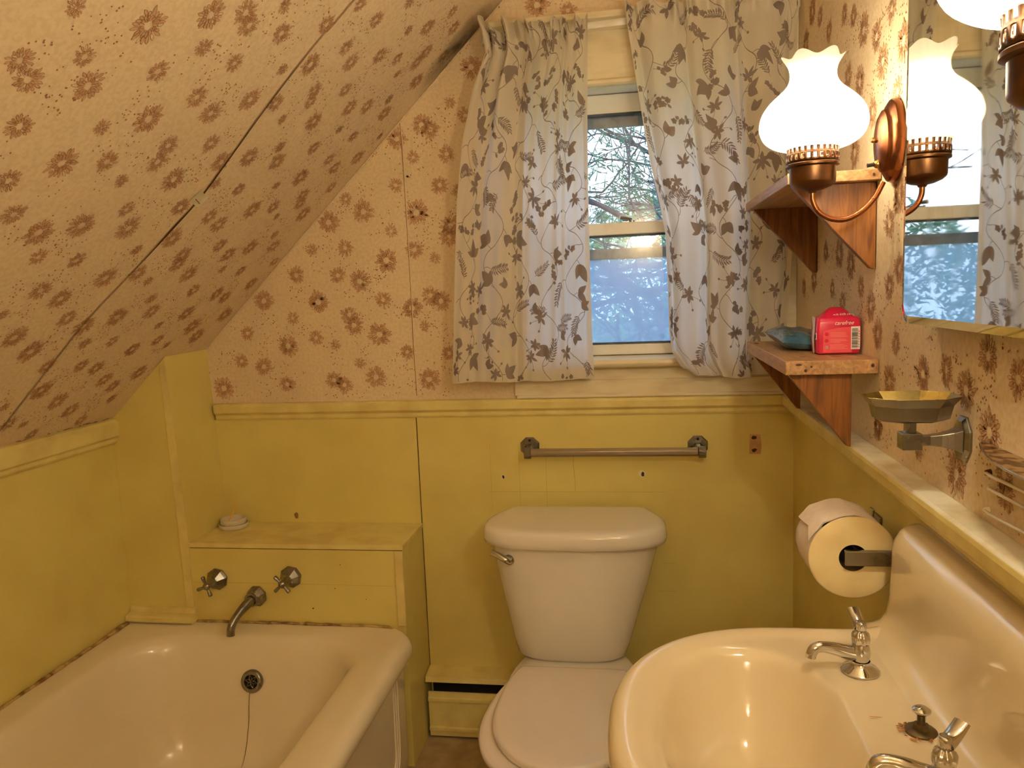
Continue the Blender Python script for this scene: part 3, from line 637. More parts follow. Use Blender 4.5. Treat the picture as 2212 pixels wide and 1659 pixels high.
def motif(mb, C, kind, x, y, a, rnd, s=1.0):
    if kind == 0:      # three broad leaves
        for d, l in ((0, 1.0), (.9, .8), (-.95, .7)): leaf(mb, C, x, y, a + d, .044 * l * s, .0112 * l * s, rnd, True)
    elif kind == 1:    # five-petalled star flower with buds
        for k in range(6): leaf(mb, C, x, y, a + k * PI / 3 + rnd.uniform(-.2, .2), rnd.uniform(.019, .028) * s, .0050 * s, rnd)
        for k in (-.4, .5):
            pts, e = curl(x, y, a + k, .036 * s, .4, 6); vine(mb, C, pts, .0005); leaf(mb, C, pts[-1][0], pts[-1][1], e, .009, .0035, rnd, n=4)
    elif kind == 2:    # fern sprig
        pts, e = curl(x, y, a, .062 * s, rnd.choice((-.7, .7)), 9); vine(mb, C, pts, .0006)
        for i in range(1, 10):
            an = math.atan2(pts[i][1] - pts[i - 1][1], pts[i][0] - pts[i - 1][0]); l = .021 * s * (1 - .07 * abs(i - 4))
            for sd in (-1, 1): leaf(mb, C, pts[i][0], pts[i][1], an + sd * .85, l, .0022 * s, rnd, n=4)
    elif kind == 3:    # sprig of small blossoms
        pts, e = curl(x, y, a, .05 * s, rnd.choice((-.9, .9)), 8); vine(mb, C, pts, .0006)
        for i in (3, 5, 8):
            an = rnd.uniform(0, 6); qx = pts[i][0] + rnd.uniform(-.010, .010); qy = pts[i][1] + rnd.uniform(-.010, .010)
            for k in range(5): leaf(mb, C, qx, qy, an + k * 1.257, .0095 * s, .0042 * s, rnd, n=4)
        for i in (2, 4, 6, 7): leaf(mb, C, pts[i][0], pts[i][1], a + rnd.choice((-1.1, 1.1)), .015 * s, .0052 * s, rnd, n=4)
    else:              # pair of leaves on a stalk
        for d in (.5, -.6): leaf(mb, C, x, y, a + d, .030 * s, .009 * s, rnd, True)
def print_pattern(mb, C, seed):
    rnd = random.Random(seed); placed = []
    free = lambda x, y, r: all((x - p) ** 2 + (y - q) ** 2 > (r + t) ** 2 for p, q, t in placed)
    ncol = int(C.w / .125) + 1
    for c in range(ncol):
        x0 = (c + .5) * C.w / ncol; ph = rnd.uniform(0, 6); T = -.02; k = 0; prev = None; per = rnd.uniform(.17, .22)
        path = []
        while T < C.h:
            path.append((x0 + .034 * math.sin(T / per * 2 * PI + ph), T)); T += .006
        vine(mb, C, path, .0009)
        T = rnd.uniform(.0, .03)
        while T < C.h:
            x = x0 + .034 * math.sin(T / per * 2 * PI + ph); side = 1 if k % 2 else -1
            a = (0 if side > 0 else PI) + rnd.uniform(-.7, .7)
            pts, e = curl(x, T, a, .020, rnd.choice((-1, 1)) * .8, 6); vine(mb, C, pts, .0008)
            kind = (k * 2 + c + rnd.randint(0, 1)) % 5
            ex, ey = pts[-1]
            if free(ex + math.cos(e) * .02, ey + math.sin(e) * .02, .016):
                motif(mb, C, kind, ex, ey, e, rnd, rnd.uniform(.85, 1.15)); placed.append((ex + math.cos(e) * .02, ey + math.sin(e) * .02, .016))
            T += rnd.uniform(.040, .056); k += 1
    for t in range(190):
        x, y = rnd.uniform(0, C.w), rnd.uniform(0, C.h)
        if free(x, y, .017): motif(mb, C, rnd.randint(1, 4), x, y, rnd.uniform(0, 6.28), rnd, .85); placed.append((x, y, .017))
def curtain(C, nu, nv, label, seed):
    mb = MB()
    def lv(j):                     # denser rows near the gathered header
        t = j / nv; return t
    vs = [C.p(i / nu, lv(j)) for j in range(nv + 1) for i in range(nu + 1)]
    mb.add(vs, [(j * (nu + 1) + i, (j + 1) * (nu + 1) + i, (j + 1) * (nu + 1) + i + 1, j * (nu + 1) + i + 1) for j in range(nv) for i in range(nu)])
    # turned hem at the foot and at the inner edge: a second layer of cloth behind
    def strip(u0, u1, v0, v1, n, m, h):
        g = [C.P(C.w * (u0 + (u1 - u0) * i / n), C.h * (v0 + (v1 - v0) * j / m), h) for j in range(m + 1) for i in range(n + 1)]
        mb.add(g, [(j * (n + 1) + i, (j + 1) * (n + 1) + i, (j + 1) * (n + 1) + i + 1, j * (n + 1) + i + 1) for j in range(m) for i in range(n)])
    strip(0, 1, .965, 1, nu, 4, -.0012)
    strip(0, 1, .0, .065, nu, 6, -.0012)
    if C.w > .5 and C.hem == 'r': strip(.972, 1, 0, .965, 3, nv, -.0012)
    else: strip(0, .028, 0, .965, 3, nv, -.0012)
    print_pattern(mb, C, seed)
    o = mb.build('curtain', [CLOTH, CPRINT], smooth=70)
    tag(o, label, 'curtain')
    return o
# left curtain: gathered at its outer half, one deep fold, a flatter inner panel
def warpL(u, v):
    base = u + .018 * math.sin(2 * PI * 3.1 * u + .4) * (1 - .3 * v)
    g = (1 - sst(0, .45, v)); base = base + g * (.035 * math.sin(2 * PI * 5.2 * u + 1) * (1 - sst(.5, .75, u)))
    k = (base - 0 - .018 * math.sin(.4) * (1 - .3 * v) - g * .035 * math.sin(1))
    e1 = 1 + .018 * math.sin(2 * PI * 3.1 + .4) * (1 - .3 * v) - .018 * math.sin(.4) * (1 - .3 * v) - g * .035 * math.sin(1)
    return k / e1
def depthL(u, v):
    step = sst(.475, .515, u)
    g = 1 - sst(.0, .5, v)
    y = -.108 + .040 * step
    y += -.009 * math.sin(2 * PI * 3.1 * u + 1.2) * (.3 + .7 * (1 - step)) - g * .013 * math.sin(2 * PI * 7.3 * u + .6) * (1.15 - step) - .003 * math.sin(2 * PI * 11 * u + 5 * v)
    hd = 1 - sst(.02, .075, v); rod = math.exp(-((v - .035) / .012) ** 2)
    y += hd * (-.013 * math.sin(2 * PI * 13 * u + 2) - .008 * math.sin(2 * PI * 23 * u)) + rod * -.002
    y += .010 * (1 - step) * math.sin(PI * u / .5) * sst(.2, 1, v) * -1
    return min(y, -.058 - .020 * math.exp(-((v - .03) / .03) ** 2))
def ztL(u): return .016 * math.sin(2 * PI * 4.2 * u + .5) * (1 - .6 * u) + .009 * math.sin(2 * PI * 9 * u) - .012 * (1 - u) ** 2
xlL = [(2.06, -.826), (2.02, -.812), (1.97, -.806), (1.88, -.845), (1.75, -.880), (1.6, -.903), (1.4, -.920), (1.1, -.942)]
xrL = [(2.06, -.541), (1.8, -.548), (1.6, -.551), (1.4, -.552), (1.2, -.551), (1.1, -.549)]
CL = Curtain(2.052, 1.096, xlL, xrL, .56, warpL, depthL, ztL, lambda u: .004 * math.sin(7 * u)); CL.hem = 'r'
curtain(CL, 150, 110, 'cream curtain with grey leaf print gathered at the left side of the window', 21)
def warpR(u, v):
    a = .022
    return (u + a * math.sin(2 * PI * 3.4 * u + 2) - a * math.sin(2)) / (1 + a * math.sin(2 * PI * 3.4 + 2) - a * math.sin(2))
def depthR(u, v):
    y = -.085 - .012 * math.sin(2 * PI * 3.4 * u + 3.4) - .004 * math.sin(2 * PI * 8 * u + 2 * v) - .018 * (sst(.30, .36, u) - sst(.62, .66, u)) * (.3 + .7 * v) + .014 * sst(.62, .70, u)
    hd = 1 - sst(.02, .085, v); rod = math.exp(-((v - .04) / .012) ** 2)
    y += hd * (-.009 * math.sin(2 * PI * 11 * u + 1) - .006 * math.sin(2 * PI * 19 * u)) + rod * -.002
    cr = sst(.88, 1, v) * (1 - sst(0, .16, u)); y -= cr * .03 * math.sin(3 * PI * (v - .88) / .12)
    return min(y, -.058 - .020 * math.exp(-((v - .035) / .03) ** 2))
xlR = [(2.08, -.447), (1.9, -.421), (1.75, -.399), (1.66, -.384), (1.56, -.362), (1.48, -.349), (1.35, -.345), (1.22, -.343), (1.165, -.335), (1.13, -.315), (1.10, -.288)]
xrR = [(2.08, -.012), (1.5, -.02), (1.1, -.045)]
CR = Curtain(2.072, 1.098, xlR, xrR, .60, warpR, depthR, lambda u: .014 * math.sin(2 * PI * 3 * u) * u + .008 * math.sin(2 * PI * 8 * u), lambda u: .022 * (1 - sst(0, .1, u)) + .003 * math.sin(9 * u)); CR.hem = 'l'
curtain(CR, 160, 110, 'cream curtain with grey leaf print pulled slanting across the right side of the window', 34)
mb = MB()
mb.tube([(-.83, -.022, 2.022), (-.83, -.045, 2.022), (-.822, -.060, 2.022), (-.80, -.064, 2.023), (-.4, -.064, 2.036), (-.02, -.064, 2.040), (-.006, -.058, 2.040)], [(.0022, .009)] * 7, 8)
rod = tag(mb.build('curtain_rod', SASHW, smooth=50), 'flat white curtain rod across the window head carrying both leaf print curtains', 'curtain rod')

# ------------------------------------------------------------------ outside the window
GREEN = pmat('pine_needle', srgb(96, 140, 110), .8, base2=srgb(58, 96, 86), nscale=3)
GREENL = pmat('hazy_bush_leaf', srgb(158, 188, 150), .8, base2=srgb(116, 156, 128), nscale=4)  # pale because distance haze is mixed into the leaf colour
BARK = pmat('bark', srgb(104, 96, 98), .9, base2=srgb(70, 66, 72), nscale=6)
GRASS = pmat('lawn', srgb(140, 160, 96), .9, base2=srgb(110, 132, 78), nscale=2)
mb = MB(); mb.box(-14, 14, .6, 30, -3.3, -3.2); g = mb.build('ground', GRASS); struct(g)
def branch(mb, rnd, p, d, L, r, depth, tips, up=.0, spread=.6, minr=.004):
    n = 4; pts = [p.copy()]; q = p.copy(); dd = d.copy()
    for i in range(n):
        dd = (dd + Vector((rnd.uniform(-1, 1), rnd.uniform(-1, 1), rnd.uniform(-1, 1) + up)) * .18).normalized(); q = q + dd * L / n; pts.append(q.copy())
    mb.tube(pts, [r * (1 - .45 * i / n) for i in range(n + 1)], 5, 0, False)
    if depth == 0 or r * .6 < minr: tips.append((q, dd)); return
    for k in range(rnd.randint(2, 3)):
        i = rnd.randint(1, n); nd = (dd + Vector((rnd.uniform(-1, 1), rnd.uniform(-1, 1), rnd.uniform(-.6, .9))) * spread).normalized()
        branch(mb, rnd, pts[i], nd, L * rnd.uniform(.55, .8), r * .55, depth - 1, tips, up, spread, minr)
    tips.append((q, dd))
def needles(mb, rnd, c, d, n, L, w, R):
    for i in range(n):
        o = c + Vector((rnd.gauss(0, R), rnd.gauss(0, R), rnd.gauss(0, R * .5)))
        v = (d * .6 + Vector((rnd.uniform(-1, 1), rnd.uniform(-1, 1), rnd.uniform(-.5, .9)))).normalized() * L; s = v.orthogonal().normalized() * w
        mb.add([o - s, o + v, o + s], [(0, 1, 2)])
def tree(name, label, x, y, z1, r, seed, nb, blen, depth, needle, zlo, mat, spread=.6):
    rnd = random.Random(seed); t = thing(name, label, 'tree', (x, y, -3.2))
    mb = MB(); pts = [Vector((x + rnd.uniform(-.06, .06) * i, y, -3.2 + (z1 + 3.2) * i / 8)) for i in range(9)]
    mb.tube(pts, [r * (1 - .09 * i) for i in range(9)], 8, 0, False); mb.build('trunk', BARK, t, smooth=60)
    mb = MB(); tips = []
    for k in range(nb):
        z = zlo + (z1 - zlo) * k / nb; a = rnd.uniform(0, 6.28)
        branch(mb, rnd, Vector((x, y, z)), Vector((math.cos(a), math.sin(a), rnd.uniform(-.1, .4))), blen * rnd.uniform(.7, 1.1), .035 * rnd.uniform(.7, 1.2), depth, tips, 0, spread)
    mb.build('branches', BARK, t)
    if needle:
        mb = MB()
        for q, d in tips: needles(mb, rnd, q, d, needle[0], needle[1], needle[2], needle[3])
        mb.build('foliage', mat, t)
    return t
tree('pine_tree', 'tall pine with dark needle clusters seen through the upper window pane', .55, 6.2, 6.5, .14, 3, 16, 1.9, 3, (26, .17, .009, .13), 1.0, GREEN)
tree('pine_tree', 'smaller pine leaning in behind the left side of the window', -2.3, 8.4, 5.6, .13, 7, 12, 2.1, 3, (22, .18, .010, .14), 1.4, GREEN)
tree('bare_tree', 'bare tangled tree behind the lower window pane', -.2, 4.6, 1.75, .07, 12, 24, 1.3, 4, None, -1.2, GREEN, .8)
tree('bare_tree', 'bare tree with thin trunk right of the tangled one outside', .95, 4.0, 2.4, .06, 19, 16, 1.1, 4, None, -.6, GREEN, .7)
def bush(label, x, y, rx, rz, zc, seed, n, mat):
    rnd = random.Random(seed); mb = MB()
    for i in range(n):
        a, b = rnd.uniform(0, 6.28), rnd.uniform(-1, 1); rr = rnd.uniform(.6, 1) ** .5
        c = Vector((x + rx * rr * math.cos(a) * math.sqrt(1 - b * b), y + rx * .5 * rr * math.sin(a) * math.sqrt(1 - b * b), zc + rz * rr * b))
        v = Vector((rnd.uniform(-1, 1), rnd.uniform(-1, 1), rnd.uniform(-.4, 1))).normalized() * .22; s = v.orthogonal().normalized() * .05
        mb.add([c - s, c + v * .5 - s * .4, c + v, c + s], [(0, 1, 2, 3)])
    mb.tube([(x, y, -3.2), (x, y, zc)], .1, 6)
    return tag(mb.build('evergreen_bush', mat), label, 'bush')
bush('wide pale green bush in the distance below the sky', .2, 14, 2.7, 1.9, 1.15, 5, 5200, GREENL)
bush('blue green evergreen mass at the far left outside the window', -5.2, 14, 1.9, 1.8, 1.0, 6, 2000, GREEN)
bush('blue green evergreen mass at the far right outside the window', 5.2, 13, 1.9, 2.2, .9, 8, 2000, GREEN)
hs = thing('house', 'pale neighbouring house with dark windows beyond the bare tree', 'building', (.3, 17, -3.2))
mb = MB(); mb.box(-2.6, 3.2, 17, 21, -3.2, -.9); mb.build('wall', pmat('house_siding', srgb(206, 206, 206), .8, base2=srgb(190, 192, 196), nscale=4, stretch=(.2, .2, 20)), hs)
mb = MB(); mb.prism([(-2.9, 16.7, -.95), (3.5, 16.7, -.95), (3.5, 19, .25), (-2.9, 19, .25)], (0, 0, .12)); mb.build('roof', pmat('roof_shingle', srgb(120, 124, 134), .9, base2=srgb(100, 104, 114), nscale=8), hs)
for x in (-1.6, .1, 1.8):
    mb = MB(); mb.box(x, x + .8, 16.96, 17.02, -2.4, -1.3); mb.build('window', pmat('house_window', srgb(60, 68, 84), .2, base2=srgb(80, 88, 104), nscale=2), hs)

# ------------------------------------------------------------------ bathtub
def rrect(x0, x1, y0, y1, r, z, n=8, rs=None):
    """rounded rectangle loop, corners r (or list: +x-y... order: x1y1, x0y1, x0y0, x1y0)"""
    rs = rs or [r] * 4; out = []
    for (cx, cy, a0, rr) in ((x1 - rs[0], y1 - rs[0], 0, rs[0]), (x0 + rs[1], y1 - rs[1], PI / 2, rs[1]), (x0 + rs[2], y0 + rs[2], PI, rs[2]), (x1 - rs[3], y0 + rs[3], 1.5 * PI, rs[3])):
        for i in range(n + 1):
            a = a0 + PI / 2 * i / n; out.append((cx + rr * math.cos(a), cy + rr * math.sin(a), z))
    return out
tub = thing('bathtub', 'cream enamelled built-in bathtub with rolled rim under the sloping wall', 'bathtub', (-1.49, -1.0, 0))
mb = MB()
X0, X1, Y0, Y1 = XK + .003, -1.048, -1.78, -BD - .0035
lo = []
cr = .085
def outer(dx, z, r=cr): return rrect(X0, X1 + dx, Y0 - 0, Y1, r, z, rs=[max(.01, r), .006, .006, max(.01, r)])
for dx, z in ((-.035, .0), (-.035, .03), (-.035, .345), (-.030, .358), (-.012, .366), (-.003, .374), (0, .386), (-.001, .398), (-.008, .411), (-.020, .419), (-.036, .4225), (-.055, .4215)): lo.append(outer(dx, z, cr + dx * .5))
def inner(x0, x1, y1, z, r, y0=-1.70): return rrect(x0, x1, y0, y1, r, z, rs=[r, r, r, r])
for a in ((-1.865, -1.150, -.272, .418, .15), (-1.852, -1.165, -.283, .412, .16), (-1.842, -1.176, -.292, .400, .165), (-1.834, -1.184, -.300, .38, .165), (-1.815, -1.198, -.315, .30, .16), (-1.79, -1.215, -.335, .20, .15), (-1.765, -1.235, -.360, .12, .13), (-1.73, -1.265, -.40, .075, .11), (-1.66, -1.33, -.47, .058, .08), (-1.52, -1.46, -.62, .052, .02)):
    lo.append(inner(*a[:5]) if False else inner(a[0], a[1], a[2], a[3], a[4], y0=-1.70 + (.418 - a[3]) * .5))
mb.loft(lo, 0, True, True)
body = mb.build('tub_body', TUBW, tub, smooth=60)
sb_ = body.modifiers.new('sub', 'SUBSURF'); sb_.levels = 1; sb_.render_levels = 2
fixn(body)
# raised ribs at the end of the apron, sweeping away at their foot
for k, yo in enumerate((-.335, -.352, -.369)):
    mb = MB(); xo = X1 - .035
    pts = smooth_path([(xo, yo, .352), (xo, yo, .28), (xo, yo - .002, .20), (xo, yo - .006, .13), (xo, yo - .03 - .006 * k, .085 + .006 * k), (xo, yo - .09, .065 + .006 * k), (xo, -1.3, .06 + .006 * k)], 5)
    mb.tube(pts, .0035, 6); mb.build('apron_rib', TUBW, tub, smooth=60)
# grubby sealant line round the rim
rn = random.Random(8)
mb = MB()
pts = [(X0 + .006, y, .4235 + rn.uniform(-.0015, .0015)) for y in [(-BD - .036) - i * .03 for i in range(50)]]
mb.tube(pts, [.0055 + rn.uniform(-.0015, .002) for _ in pts], 6)
pts = [(x, Y1 - .0035, .4245 + rn.uniform(-.001, .0015)) for x in [-1.72 + i * .02 for i in range(28)]]
pts += [(-1.135, Y1 - .006, .422), (-1.118, Y1 - .014, .417), (-1.104, Y1 - .02, .409)]
mb.tube(pts, [.004 + rn.uniform(-.0012, .0015) for _ in pts], 6)
mb.build('sealant', CAULK, tub, smooth=60)
# overflow plate with star-shaped grille
T = axis_T((-1.506, -.3195, .300), (0, -1, .2))
ov = None
mb = MB(); mb.lathe([(.0185, .002), (.020, .0065), (.026, .0085), (.0300, .0065), (.0318, .002), (.0318, -.004)], 36, T)
ov = mb.build('overflow_plate', CHROME_OLD, tub, smooth=50)
mb = MB(); mb.lathe([(0, .001), (.0195, .001)], 24, T); mb.build('drain_opening', DARKV, ov)
mb = MB()
def TP(x, y, z): return T @ Vector((x, y, z))
for k in range(6):
    a = k * PI / 3 + .3; b = a + PI / 6
    mb.tube([TP(.004 * math.cos(a), .004 * math.sin(a), .004), TP(.011 * math.cos(b - .35), .011 * math.sin(b - .35), .0045), TP(.0185 * math.cos(b), .0185 * math.sin(b), .004)], .0011, 5)
    mb.tube([TP(.0185 * math.cos(b), .0185 * math.sin(b), .004), TP(.0105 * math.cos(b + .35), .0105 * math.sin(b + .35), .0045), TP(.004 * math.cos(a + PI / 3), .004 * math.sin(a + PI / 3), .004)], .0011, 5)
mb.lathe([(0, .0085), (.0025, .008), (.0035, .005), (.0035, .002)], 12, T)
mb.build('grille', CHROME_OLD, ov, smooth=50)
mb = MB()
pts = [(-1.5105, -.3285, .274), (-1.511, -.337, .24), (-1.511, -.344, .20), (-1.512, -.357, .16), (-1.513, -.368, .13), (-1.514, -.39, .098), (-1.514, -.43, .075)]
mb.tube(smooth_path(pts, 4), .0011, 5); mb.lathe([(.0035, 0), (.0035, .001), (.0025, .001)], 10, axis_T((-1.5095, -.3275, .276), (1, 0, 0)))
mb.build('stopper_chain', CHROME_OLD, tub)

# --- tub taps on the ledge front: two cross handles and a spout
def tap_handle(x, z, rot, label):
    t = thing('cross_handle_tap', label, 'tap', (x, -BD, z), 'cross handle taps over the bathtub')
    T = axis_T((x, -BD - .0005, z), (0, -1, 0))
    mb = MB(); mb.lathe([(.033, 0), (.033, .004), (.029, .010), (.0145, .024), (.0125, .026), (0, .026)], 8, T, phase=.2)
    mb.build('escutcheon', CHROME_OLD, t, bevel=.001)
    mb = MB(); mb.lathe([(.0105, .024), (.0105, .034), (.008, .037), (.0075, .052), (.010, .055), (.010, .062), (.006, .066), (0, .067)], 16, T); mb.build('stem', CHROME_OLD, t, smooth=40)
    mb = MB()
    for k in range(4):
        a = rot + k * PI / 2; c, s = math.cos(a), math.sin(a)
        mb.tube([T @ Vector((c * q, s * q, .058)) for q in (.004, .014, .024, .029, .0305)], [(.0042, .0042), (.0045, .0045), (.0065, .0055), (.0068, .0055), (.005, .004)], 10)
    mb.build('cross_handle', CHROME_OLD, t, smooth=50)
    return t
tap_handle(-1.648, .551, .35, 'chrome cross handle tap left of the tub spout, beside the alcove post')
tap_handle(-1.420, .562, .75, 'chrome cross handle tap right of the tub spout')
sp = thing('tub_spout', 'chrome tub spout curving down from an octagonal flange over the bath rim', 'spout', (-1.53, -BD, .505))
T = axis_T((-1.528, -BD - .0005, .503), (-.1, -1, 0))
mb = MB(); mb.lathe([(.031, 0), (.031, .007), (.024, .020), (.019, .022), (.018, .026), (0, .026)], 8, T, phase=.39); mb.build('flange', CHROME_OLD, sp, bevel=.0012)
mb = MB()
pts = smooth_path([(-1.530, -BD - .020, .503), (-1.536, -BD - .045, .497), (-1.545, -BD - .075, .484), (-1.552, -BD - .098, .468), (-1.556, -BD - .108, .450), (-1.557, -BD - .110, .432)], 5)
mb.tube(pts, [.0165 - .0055 * min(1, i / 12) for i in range(len(pts))], 18, 0, False)
mb.lathe([(.0195, 0), (.0205, .003), (.0195, .006), (.0165, .006)], 20, axis_T((-1.532, -BD - .028, .502), (-.15, -1, -.1)))
mb.build('spout_body', CHROME_OLD, sp, smooth=50)
mb = MB(); mb.lathe([(0, 0), (.009, 0)], 16, Matrix.Translation((-1.557, -BD - .110, .4335))); mb.build('spout_opening', DARKV, sp)

# --- white lid and little white dish on the ledge
zl = ZB + .0005
def ring_cup(name, x, y, z, r, h, tilt, mat, label, cat):
    T = Matrix.Translation((x, y, z)) @ Matrix.Rotation(tilt, 4, 'Y')
    mb = MB(); mb.lathe([(0, 0), (r - .002, 0), (r, .002), (r, h), (r - .0025, h), (r - .003, .004), (0, .003)], 40, T)
    return tag(mb.build(name, mat, smooth=50), label, cat)
DISHM = pmat('white_melamine', srgb(226, 214, 188), .35, base2=srgb(214, 200, 170), nscale=20)
ring_cup('white_lid', -1.668, -.062, zl, .0435, .013, 0, DISHM, 'shallow white round lid used as a saucer, lying on the yellow ledge beside the post', 'saucer')
ring_cup('round_dish', -1.669, -.059, zl + .0055, .0385, .022, 0, DISHM, 'small white round dish of oddments sitting in the white lid on the ledge', 'dish')
mb = MB(); mb.tube([(-1.682, -.082, zl + .0105), (-1.668, -.068, zl + .038), (-1.662, -.060, zl + .058), (-1.657, -.054, zl + .090)], [.0022, .0022, .0018, .0009], 8)
tag(mb.build('plastic_pick', pmat('yellow_plastic', srgb(250, 200, 70), .4, base2=srgb(240, 186, 60), nscale=20), smooth=50), 'yellow plastic pick standing up out of the white dish', 'pick')
mb = MB(); mb.tube([(-1.694, -.066, zl + .0105), (-1.690, -.080, zl + .0125)], .003, 7)
tag(mb.build('red_bead', pmat('red_plastic', srgb(170, 40, 30), .4, base2=srgb(150, 30, 24), nscale=20)), 'small red scrap lying in the white dish', 'scrap')
mb = MB(); mb.tube([(-1.668, -.070, zl + .0105), (-1.652, -.074, zl + .0115)], .0035, 7)
tag(mb.build('brown_stub', pmat('brown_rubber', srgb(90, 60, 36), .6, base2=srgb(70, 44, 26), nscale=20)), 'small brown stub lying in the white dish', 'scrap')

# ------------------------------------------------------------------ toilet
wc = thing('toilet', 'white two-piece toilet with closed lid under the window', 'toilet', (-.61, -.4, 0))
TX = -.6095
def tank_loop(hw, yb, yf, ch, z, bulge, n=22):
    """plan outline: chamfered back corners, bowed front; hw half width"""
    TX = -.6095 - .016 * min(1, max(0, (.68 - z) / .34))
    pts = [(TX + hw - ch * .8, yb, z), (TX - hw + ch * .8, yb, z), (TX - hw + ch * .15, yb - ch * 1.4, z), (TX - hw, yb - ch * 2.0, z)]
    for i in range(n + 1):
        t = -1 + 2 * i / n; x = hw * math.sin(t * PI / 2 * .96) / math.sin(PI / 2 * .96); y = yf + bulge * (abs(t) ** 2.6)
        pts.append((TX + x, y, z))
    pts.append((TX + hw, yb - ch * 2.0, z)); pts.append((TX + hw - ch * .15, yb - ch * 1.4, z))
    return pts
mb = MB(); lo = []
for z, hw, yf, b in ((.338, .122, -.205, .05), (.341, .136, -.226, .055), (.354, .150, -.238, .06), (.39, .161, -.241, .065), (.46, .178, -.249, .075), (.56, .203, -.259, .085), (.64, .220, -.267, .09), (.682, .227, -.270, .09)): lo.append(tank_loop(hw, -.055, yf, .035, z, b))
mb.loft(lo, 0, True, True); fixn(mb.build('tank', PORC, wc, smooth=45))
mb = MB(); lo = []
for z, g in ((.672, -.006), (.676, 0), (.690, .002), (.706, .0), (.714, -.003), (.7185, -.009), (.7205, -.018), (.7215, -.034)): lo.append(tank_loop(.246 + g, -.045 - g * .2, -.286 - g, .050, z, .098))
mb.loft(lo, 0, True, True); fixn(mb.build('tank_lid', PORC, wc, smooth=55))
# flush lever
mb = MB(); mb.lathe([(.0, -.012), (.013, -.012), (.015, .0), (.013, .007), (0, .012)], 18, axis_T((-.778, -.246, .636), (-.25, -1, .1)))
pts = smooth_path([(-.777, -.257, .635), (-.790, -.261, .643), (-.808, -.256, .651), (-.826, -.248, .655)], 4)
mb.tube(pts, [(.0135, .010)] * 3 + [(.0135 - .0007 * i, .009) for i in range(len(pts) - 3)], 12)
mb.build('flush_lever', CHROME, wc, smooth=60)
def oval(cx, w, yr, yf, z, hr, n=48, sq=2.15):
    """egg outline: width w, rear y (flat of half width hr), front y"""
    out = []; ym = yr + (yf - yr) * .55
    for i in range(n):
        a = 2 * PI * i / n; c, s = math.cos(a), math.sin(a)
        x = (abs(c) ** (2 / sq)) * (1 if c > 0 else -1) * w
        if s < 0: y = ym + (ym - yf) * s * 1.0 if False else ym - (ym - yf) * (abs(s) ** (2 / sq))
        else:
            y = ym + (yr - ym) * (abs(s) ** (2 / 2.9))
            t = abs(s) ** 1.6; x = x * (1 - t) + (x / (w or 1)) * w * t; x = max(-w, min(w, x))
            lim = hr + (w - hr) * (1 - ((y - ym) / (yr - ym)) ** 2.2); x = max(-lim, min(lim, x))
            if s > .93: x = hr * c / .3676 if abs(c) < .3676 else x
        out.append((cx + x, y, z))
    return out
mb = MB(); lo = []
for z, w, yr, yf in ((.0, .115, -.22, -.60), (.03, .11, -.22, -.59), (.12, .10, -.20, -.57), (.20, .115, -.17, -.62), (.26, .150, -.12, -.69), (.305, .172, -.10, -.725), (.335, .178, -.09, -.735), (.342, .170, -.09, -.725)): lo.append(oval(TX, w, yr, yf, z, min(w * .9, .13)))
mb.loft(lo, 0, True, True); fixn(mb.build('bowl', PORC, wc, smooth=60))
def outline(half, g, z):
    """closed outline from half-width control points (dx, y), grown by g"""
    pts = [(TX - a, b, 0) for a, b in half] + [(TX + a, b, 0) for a, b in half[::-1]]
    sp_ = smooth_path(pts, 4); cxm = TX; cym = -.55; out = []
    for p in sp_:
        d = Vector((p.x - cxm, p.y - cym, 0)).normalized(); out.append((p.x + d.x * g, p.y + d.y * g, z))
    return out
SEATP = [(.02, -.296), (.125, -.297), (.142, -.303), (.160, -.36), (.181, -.43), (.193, -.50), (.1965, -.565), (.187, -.635), (.157, -.704), (.10, -.752), (.03, -.772)]
LIDP = [(.02, -.330), (.118, -.331), (.136, -.338), (.149, -.375), (.159, -.42), (.165, -.49), (.166, -.565), (.150, -.642), (.108, -.710), (.06, -.745), (.015, -.757)]
mb = MB(); lo = []
for z, g in ((.343, -.004), (.347, 0), (.357, .001), (.362, -.003), (.3635, -.012)): lo.append(outline(SEATP, g, z))
mb.loft(lo, 0, True, True); fixn(mb.build('seat', PLASTICW, wc, smooth=50))
mb = MB(); lo = []
for z, g in ((.364, -.004), (.368, 0), (.377, .001), (.3825, -.003), (.3845, -.010), (.386, -.04), (.387, -.10)): lo.append(outline(LIDP, g, z))
mb.loft(lo, 0, True, True); fixn(mb.build('seat_lid', PLASTICW, wc, smooth=50))

# ------------------------------------------------------------------ baseboard heater
ht = thing('baseboard_heater', 'yellow painted hydronic baseboard heater behind the toilet', 'heater', (-.55, -.04, 0))
hx0, hx1 = XB + .004, -.008
mb = MB(); mb.loft([[(x, y, z) for y, z in ((-.0065, .206), (-.0065, .200), (-.060, .192), (-.066, .182), (-.071, .183), (-.067, .199))] for x in (hx0 + .0, hx1)], 0, True, True)
fixn(mb.build('top_cover', YELLOW_T, ht))
mb = MB(); mb.box(hx0 + .012, hx1, -.03, -.0065, .012, .198); mb.build('back_plate', DARKV, ht)
mb = MB()
mb.loft([[(x, y, z) for y, z in ((-.060, .149), (-.066, .150), (-.068, .134), (-.073, .132), (-.073, .122), (-.068, .119), (-.068, .040), (-.073, .037), (-.073, .028), (-.068, .025), (-.066, .008), (-.060, .008))] for x in (hx0 + .006, hx1)], 0, True, True)
fixn(mb.build('front_panel', YELLOW_T, ht))
fm = pmat('heater_fin', srgb(96, 90, 80), .4, .7, base2=srgb(70, 64, 54), nscale=20)
fin0 = MB(); fin0.box(-.0004, .0004, -.058, -.032, .012, .09); f0 = fin0.build('fin', fm, ht)
